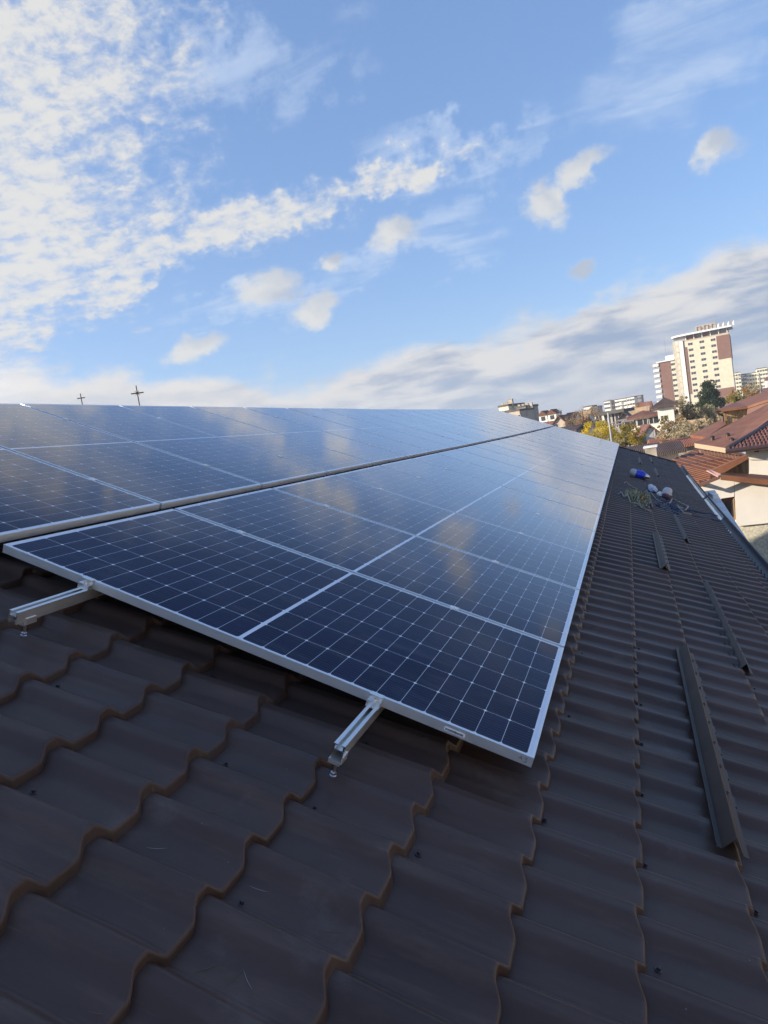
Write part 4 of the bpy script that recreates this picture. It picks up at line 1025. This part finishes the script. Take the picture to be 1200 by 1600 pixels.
    e = MB(); e.prism([L(1168, 637, Yd - .55), L(1240, 614, Yd - 1.9), L(1240, 630, Yd - 1.9), L(1168, 648, Yd - .5)], (0, .2, 0)); e.build('dormer_side', C_['brown'], dd)
    MB().tube([L(1119, 641.8, Yd - .7), L(1124, 647.5, Yd - .6), L(1129, 649.5, Yd - .2), L(1130.2, 666, Yd - .2)], .07, 6).build('downpipe', dk, dd)
neighbour()

def light_bounce_house():  # unseen house, added to throw warm light onto rails and tile steps
    root = empty('light_bounce_house', (7.8, 4, GROUND), (0, 0, 0), 'unseen cream house with brown roof beyond the boundary wall, added to bounce warm light', 'house')
    H = 0.9 - GROUND; pl = C_['cream']
    MB().box(0, 8, -13, 11, 0, H).build('wall', pl, root)
    b = MB()
    for xa, xb in ((-.5, 4), (8.5, 4)): b.prism([(xa, -13.5, H - .2), (xa, 11.5, H - .2), (xb, 11.5, H + 2.2), (xb, -13.5, H + 2.2)], (0, 0, .15))
    b.build('roof', RT['brown'], root)
    for y in (-9, -4, 1, 6):
        f = MB().box(-.05, .02, y - .7, y + .7, H - 2.6, H - 1.2).build('window', FRM, root); MB().box(-.07, -.051, y - .6, y + .6, H - 2.5, H - 1.3).build('pane', GL, f)
light_bounce_house()

def parapet():
    o = Vector((2.0, 12, -1.2)); root = empty('boundary_wall', (2.0, 12, GROUND), (0, 0, 0), 'grey concrete boundary wall running just beyond the gutter', 'wall')
    X = lambda y: 1.872 + .0412 * (y - 8.7)
    b = MB(); z = -1.2 - GROUND
    y0, y1 = -7, 17.3
    b.prism([(X(y0) - .24 - 2, y0 - 12, z), (X(y0) - 2, y0 - 12, z), (X(y1) - 2, y1 - 12, z), (X(y1) - .24 - 2, y1 - 12, z)], (0, 0, -.09)); b.build('coping', CON, root)
    b = MB(); b.prism([(X(y0) - .21 - 2, y0 - 12, z - .091), (X(y0) - .02 - 2, y0 - 12, z - .091), (X(y1) - .02 - 2, y1 - 12, z - .091), (X(y1) - .21 - 2, y1 - 12, z - .091)], (0, 0, -(z - .1))); b.build('wall', C_['stone'], root)
    for i, (y, w_, l_, h_, lab) in enumerate([(15.9, .12, .8, .10, 'grey concrete block on the far end of the boundary wall'), (10.9, .09, .75, .07, 'pale concrete block in the gutter, the farther of two'), (9.6, .10, .8, .08, 'pale concrete block in the gutter, the nearer of two')]):
        if i == 0: p = Vector((X(y) - .12, y, -1.2))
        else: p = uvn(eave_u(y) + .045, y, -.27) 
        q = MB().box(-w_ / 2, w_ / 2, -l_ / 2, l_ / 2, 0, h_).build('concrete_block', CON); q.location = p; q.rotation_euler = (0, 0, .04); bevel(q, .006); tag(q, lab, 'block')
parapet()

def aerials():
    m_ = C_['grey']; k = 0
    for px, py, Y, h in ((850, 656, 121, 1.6), (876, 652, 114, 1.4), (935, 648, 120, 1.5), (955, 643, 115, 2.0), (1012, 645, 97, 1.5), (1040, 626, 90, 1.3)):
        p = at(px, py, Y); o = empty('roof_aerial', p, (0, 0, 0), None, 'aerial', 'thin television aerials on the town roofs'); o['label'] = 'thin grey television aerial standing on a roof of the town'
        MB().tube([(0, 0, -.8), (0, 0, h)], .03, 5).build('mast', m_, o); MB().box(-.5, .5, -.015, .015, h - .2, h - .17).box(-.35, .35, -.015, .015, h - .45, h - .42).build('cross_arms', m_, o)
aerials()

# ------------------------------------------------------------------ lamp posts and masts
def lamp_post():
    base = at(957, 692, 34); top = at(950, 645, 34); h = top.z - GROUND
    root = empty('street_lamp', (base.x, 34, GROUND), (0, 0, 0), 'pale grey utility pole standing behind the end of the panels', 'lamp post')
    MB().tube([(0, 0, 0), (top.x - base.x, 0, h)], [.07, .045], 10).build('pole', mat('galvanised_pole', (0.33, 0.34, 0.35), .6, .1), root, True)
    for sx in (-1, 1):
        z = h - 1.05; b = MB().tube([(0, 0, z - .1), (sx * .28, 0, z + .35), (sx * .62, 0, z + .42), (sx * .8, 0, z + .28), (sx * .82, 0, z - 1.1)], .03, 6)
lamp_post()
def small_pole(name, px, py, Y, label, h_, arm=False):
    p = at(px, py, Y); root = empty(name, (p.x, p.y, GROUND), (0, 0, 0), label, 'pole', 'thin poles beyond the roof')
    H = p.z - GROUND; m_ = C_['grey']
    MB().tube([(0, 0, 0), (0, 0, H)], [.16 * h_, .10 * h_], 8).build('pole', m_, root, True)
    if arm: MB().tube([(0, 0, H - .2), (1.2, 0, H + .1)], .05, 6).build('arm', m_, root); MB().box(1.0, 1.8, -.15, .15, H, H + .14).build('lamp', m_, root)
small_pole('utility_pole', 1147, 590, 150, 'dark thin pole in front of the pale yellow block next to the hotel', 1.1, True)
small_pole('utility_pole', 1186, 583, 120, 'dark thin pole in front of the tallest pale yellow block', 1.1)
small_pole('street_lamp', 949, 661, 70, 'slim white double arm lamp among the yellow trees', .6, True)
small_pole('street_lamp', 961, 662, 72, 'slim white lamp beside the grey flat roofed house', .6, True)

# ------------------------------------------------------------------ church crosses behind the ridge
def church():
    gold = mat('old_gilded_iron', (0.16, 0.12, 0.06), .5, .6)
    for px, ptop, pb, arm, Y, lab in ((212.5, 602.5, 632, 8.8, 26, 'larger dark metal cross with short rays, above the panel edge'), (125.5, 615, 632, 5.2, 30, 'smaller thin dark metal cross, left of the rayed one')):
        t = at(px, ptop, Y); bt = at(px + 5, pb, Y); H = (t.z - bt.z); s = arm / F * (t - CAM).length
        zc = bt.z - .9
        root = empty('church_cross', (t.x, Y, zc), (0, 0, R(32)), lab, 'cross')
        hh = t.z - zc; b = MB(); w_ = .022
        b.box(-w_, w_, -w_, w_, 0, hh); b.build('upright', gold, root)
        za = hh - H * .40
        MB().box(-s, -w_ - .002, -w_, w_, za - w_ * 1.2, za + w_ * 1.2).box(w_ + .002, s, -w_, w_, za - w_ * 1.2, za + w_ * 1.2).build('crossbar', gold, root)
        if arm > 7:
            b = MB()
            for a in (45, 135, 225, 315):
                d = Vector((math.cos(R(a)), 0, math.sin(R(a)))); b.tube([Vector((0, -.03, za)) + d * .03, Vector((0, -.03, za)) + d * s * .52], [.020, .006], 5)
            b.build('rays', gold, root)
        dome = empty('church_dome', (t.x, Y, GROUND), (0, 0, 0), 'small dark church dome hidden under the %s cross' % ('larger' if arm > 7 else 'smaller'), 'dome')
        z = zc - GROUND
        MB().lathe([(1.3, z - 2.2), (1.45, z - 1.8), (1.2, z - 1.1), (.6, z - .5), (.12, z - .1), (0, z + .02)], 20).build('cupola', RT['flat'], dome, True)
        MB().lathe([(1.25, 0), (1.25, z - 2.2)], 20).build('drum', C_['white'], dome, True)
church()

# ------------------------------------------------------------------ trees
def leafmat(nm, c1, c2, c3=None):
    def fn(q, b, tc):
        n = q.noise(tc, 1.1, 4, .7); oc = q.mix(q.ss(n, .35, .65), c1, c2)
        if c3: oc = q.mix(q.ss(q.noise(q.mapv(tc, loc=(9, 3, 1)), .5, 3, .6), .48, .62), oc, c3)
        q.put(b.inputs['Base Color'], oc)
        tl = q.node('ShaderNodeBsdfTranslucent'); q.put(tl.inputs['Color'], oc); mx = q.node('ShaderNodeMixShader'); mx.inputs[0].default_value = .42
        q.l.new(b.outputs[0], mx.inputs[1]); q.l.new(tl.outputs[0], mx.inputs[2]); q.l.new(mx.outputs[0], q.n['Material Output'].inputs[0])
    return mat('leaves_' + nm, c1, .75, fn=fn, spec=.2)
LF = {'yellow': leafmat('yellow', (0.62, 0.46, 0.03), (0.42, 0.34, 0.04), (0.72, 0.56, 0.06)), 'olive': leafmat('olive', (0.27, 0.22, 0.05), (0.42, 0.32, 0.06), (0.15, 0.16, 0.05)),
      'rust': leafmat('rust', (0.34, 0.22, 0.11), (0.44, 0.31, 0.17), (0.26, 0.21, 0.12)), 'green': leafmat('green', (0.030, 0.055, 0.022), (0.055, 0.085, 0.03)),
      'scrub': leafmat('scrub', (0.42, 0.35, 0.21), (0.52, 0.42, 0.26), (0.30, 0.28, 0.16)), 'orange': leafmat('orange', (0.44, 0.28, 0.10), (0.36, 0.20, 0.09))}
BARK = mat('bark', (0.10, 0.075, 0.055), .9, var=.3, vscale=4)
def tree(name, px, py, Y, rx, rz, leaf, nclump, nleaf, ls, label, cat='tree', group='trees and shrubs between the houses', bare=False, cone=False, ry=None, seed=0):
    c_ = at(px, py, Y); r_ = np.random.default_rng(seed + int(px)); rr = random.Random(seed + int(px))
    root = empty(name, (c_.x, c_.y, GROUND), (0, 0, 0), label, cat, group); H = c_.z - GROUND; ry = ry or rx
    # clump centres
    cl = []
    while len(cl) < nclump:
        p = r_.uniform(-1, 1, 3)
        if cone:
            t = (p[2] + 1) / 2; rad = (1 - t) ** .75 * (0.75 + .25 * math.sin(t * 26))
            if math.hypot(p[0], p[1]) > rad or math.hypot(p[0], p[1]) < rad * .35: continue
        elif not (.25 < np.linalg.norm(p) < 1): continue
        cl.append(p * [rx, ry, rz])
    cl = np.array(cl); cs = r_.uniform(.10, .24, nclump) * rx
    if cone: cs = r_.uniform(.22, .34, nclump) * rx
    # leaves
    idx = r_.integers(0, nclump, nleaf); d = r_.normal(0, 1, (nleaf, 3)); d /= np.linalg.norm(d, axis=1)[:, None]
    pos = cl[idx] + d * (cs[idx] * r_.uniform(.3, 1.1, nleaf) ** .6)[:, None]
    a = r_.normal(0, 1, (nleaf, 3)); a /= np.linalg.norm(a, axis=1)[:, None]; b = np.cross(a, r_.normal(0, 1, (nleaf, 3))); b /= np.linalg.norm(b, axis=1)[:, None]
    s = ls * r_.uniform(.6, 1.3, nleaf)[:, None]
    v = np.stack([pos - a * s, pos - b * s * .5, pos + a * s, pos + b * s * .5], 1).reshape(-1, 3); v[:, 2] += H
    me = bpy.data.meshes.new('crown'); me.vertices.add(nleaf * 4); me.vertices.foreach_set('co', v.reshape(-1)); me.loops.add(nleaf * 4); me.loops.foreach_set('vertex_index', np.arange(nleaf * 4, dtype=np.int32))
    me.polygons.add(nleaf); me.polygons.foreach_set('loop_start', np.arange(0, nleaf * 4, 4, dtype=np.int32)); me.update(calc_edges=True); me.materials.append(LF[leaf]); link(bpy.data.objects.new('crown', me), root)
    b = MB(); tr = max(.05, rx * .06)
    b.tube([(0, 0, 0), (rr.gauss(0, .1), 0, H * .5), (0, 0, H - rz * .3), (0, 0, H + rz * (.9 if cone or bare else .4))], [tr * 1.4, tr, tr * .7, tr * .15], 7)
    for k in range(min(nclump, 26 if bare else 10)):
        e = Vector(cl[k]) + Vector((0, 0, H)); s0 = Vector((0, 0, H - rz * rr.uniform(.1, .6))); m_ = s0.lerp(e, .5) + Vector((rr.gauss(0, .1), rr.gauss(0, .1), -.05)) * rx
        b.tube([s0, m_, e], [tr * .5, tr * .3, tr * .08], 5)
    b.build('trunk', BARK, root, True)
tree('conifer_tree', 1107.5, 618, 215, 4.3, 5.8, 'green', 130, 15000, .34, 'dark green conifer standing in front of the hotel tower', cone=True, group='trees and shrubs between the houses')
tree('autumn_tree', 934, 680, 52, 1.35, 1.05, 'yellow', 60, 5200, .060, 'bright yellow leaved tree just beyond the edge of the panels')
tree('autumn_tree', 977, 690, 50, 1.35, 1.05, 'olive', 60, 5200, .060, 'olive yellow tree at the far corner of the panels')
tree('autumn_tree', 990, 682, 56, .7, .8, 'orange', 30, 1500, .05, 'small orange leaved tree right of the olive yellow one')
tree('bare_tree', 911, 656, 78, 1.9, 1.35, 'rust', 60, 2200, .060, 'nearly bare tree with rust brown leaves left of the white house', bare=True)
tree('bare_tree', 893, 660, 84, 1.0, 1.0, 'rust', 30, 1100, .055, 'small brown tree beside the steep brown roof', bare=True)
for i, (x, y, Y_, rx, rz, lf, n, lab) in enumerate([
    (1066, 636, 105, 1.7, 1.6, 'scrub', 2600, 'brownish shrub right of the narrow cream tower house'), (1075, 652, 92, 2.6, 1.5, 'rust', 4200, 'wide rust coloured tree under the hotel tower'),
    (1094, 650, 96, 2.2, 1.5, 'scrub', 3600, 'grey brown tree left of the conifer foot'), (1112, 652, 90, 2.0, 1.4, 'scrub', 3000, 'sandy brown tree in front of the conifer foot'),
    (1058, 668, 72, 1.7, 1.1, 'rust', 3000, 'rust coloured shrub right of the slit windowed house'), (1078, 672, 66, 1.6, 1.0, 'scrub', 3000, 'pale brown shrub left of the rear sheet roof'),
    (1046, 684, 60, 1.4, .8, 'scrub', 2600, 'dry shrub in front of the narrow cream tower house'), (1066, 690, 56, 1.5, .7, 'scrub', 2600, 'dry shrub above the low red tiled shed'),
    (1038, 664, 84, .9, 1.2, 'olive', 1400, 'small olive shrub against the long cream house'),
    (998, 637, 300, 3.2, 2.0, 'orange', 1600, 'distant orange tree right of the far white blocks'), (1012, 641, 280, 3.0, 1.8, 'rust', 1400, 'distant rusty tree left of the hotel'),
    (1162, 618, 120, 2.2, 1.3, 'orange', 2400, 'orange tree above the brown dormer roof'), (1150, 621, 110, 1.6, 1.0, 'olive', 1600, 'olive tree left of the orange one above the dormer roof'), (1175, 610, 130, 1.4, 1.5, 'scrub', 1400, 'sandy tree in front of the pale yellow blocks'),
    (926, 643, 300, 3.5, 2.0, 'rust', 1400, 'distant brown tree above the yellow tree'), (985, 668, 88, .9, .8, 'rust', 1000, 'small brown bush before the long cream house')]):
    tree('shrub_tree', x, y, Y_, rx, rz, lf, 34, int(n * .62), .05 + Y_ * .0007, lab, seed=i)
# far town: one sheet of many small roofs too far to single out
def far_town():
    r_ = random.Random(4); b = MB(); mats = [C_['white'], C_['beige'], C_['yellow'], RT['brown'], RT['red'], C_['grey']]
    for i in range(700):
        Y = r_.uniform(330, 1500); X = Y * r_.uniform(-.30, .25); w_ = r_.uniform(5, 13); d = r_.uniform(5, 11); h = r_.uniform(4, 8.5) + (r_.random() < .06) * r_.uniform(3, 8)
        if abs(X / Y - .105) < .05 and Y < 480: continue
        b.cur = r_.choice((0, 1, 2, 5)); b.box(X, X + w_, Y, Y + d, GROUND, GROUND + h)
        b.cur = r_.choice((3, 3, 4)); z = GROUND + h
        b.add([(X - .3, Y - .3, z), (X + w_ + .3, Y - .3, z), (X + w_ + .3, Y + d + .3, z), (X - .3, Y + d + .3, z), (X, Y + d / 2, z + 2), (X + w_, Y + d / 2, z + 2)], [(0, 1, 5, 4), (2, 3, 4, 5), (1, 2, 5), (3, 0, 4)])
    o = b.build('far_town', mats); tag(o, 'hazy mass of distant low houses along the horizon', 'town', kind='stuff')
    n = 26000; q = np.random.default_rng(8); Y = q.uniform(120, 1400, 420); X = Y * q.uniform(-.28, .24, 420)
    ci = q.integers(0, 420, n); rad = q.uniform(1.5, 4, 420); d = q.normal(0, 1, (n, 3)); d /= np.linalg.norm(d, axis=1)[:, None]; d *= q.uniform(.4, 1, n)[:, None] ** .5
    P = np.stack([X[ci], Y[ci], GROUND + 3 + 0 * ci], 1) + d * np.stack([rad[ci], rad[ci], rad[ci] * .9], 1)
    a = q.normal(0, 1, (n, 3)); bb = q.normal(0, 1, (n, 3)); s = .35
    v = np.stack([P - a * s, P - bb * s, P + a * s, P + bb * s], 1).reshape(-1, 3)
    me = bpy.data.meshes.new('far_trees'); me.vertices.add(n * 4); me.vertices.foreach_set('co', v.reshape(-1)); me.loops.add(n * 4); me.loops.foreach_set('vertex_index', np.arange(n * 4, dtype=np.int32))
    me.polygons.add(n); me.polygons.foreach_set('loop_start', np.arange(0, n * 4, 4, dtype=np.int32)); me.update(calc_edges=True); me.materials.append(LF['rust'])
    tag(link(bpy.data.objects.new('far_trees', me)), 'autumn brown tree cover between the distant houses', 'trees', kind='stuff')
far_town()

# ------------------------------------------------------------------ autumn haze over the town
def haze():
    m_ = bpy.data.materials.new('thin_haze'); m_.use_nodes = True; q = G(m_.node_tree); q.n.clear()
    v = q.node('ShaderNodeVolumePrincipled'); v.inputs['Color'].default_value = (.86, .90, .97, 1); v.inputs['Density'].default_value = 0.00030; v.inputs['Anisotropy'].default_value = .2
    o_ = q.node('ShaderNodeOutputMaterial'); q.l.new(v.outputs[0], o_.inputs['Volume'])
    o = MB().box(-9400, 9400, -3200, 12400, GROUND - 1, 96).build('haze', m_); tag(o, kind='stuff')
haze()
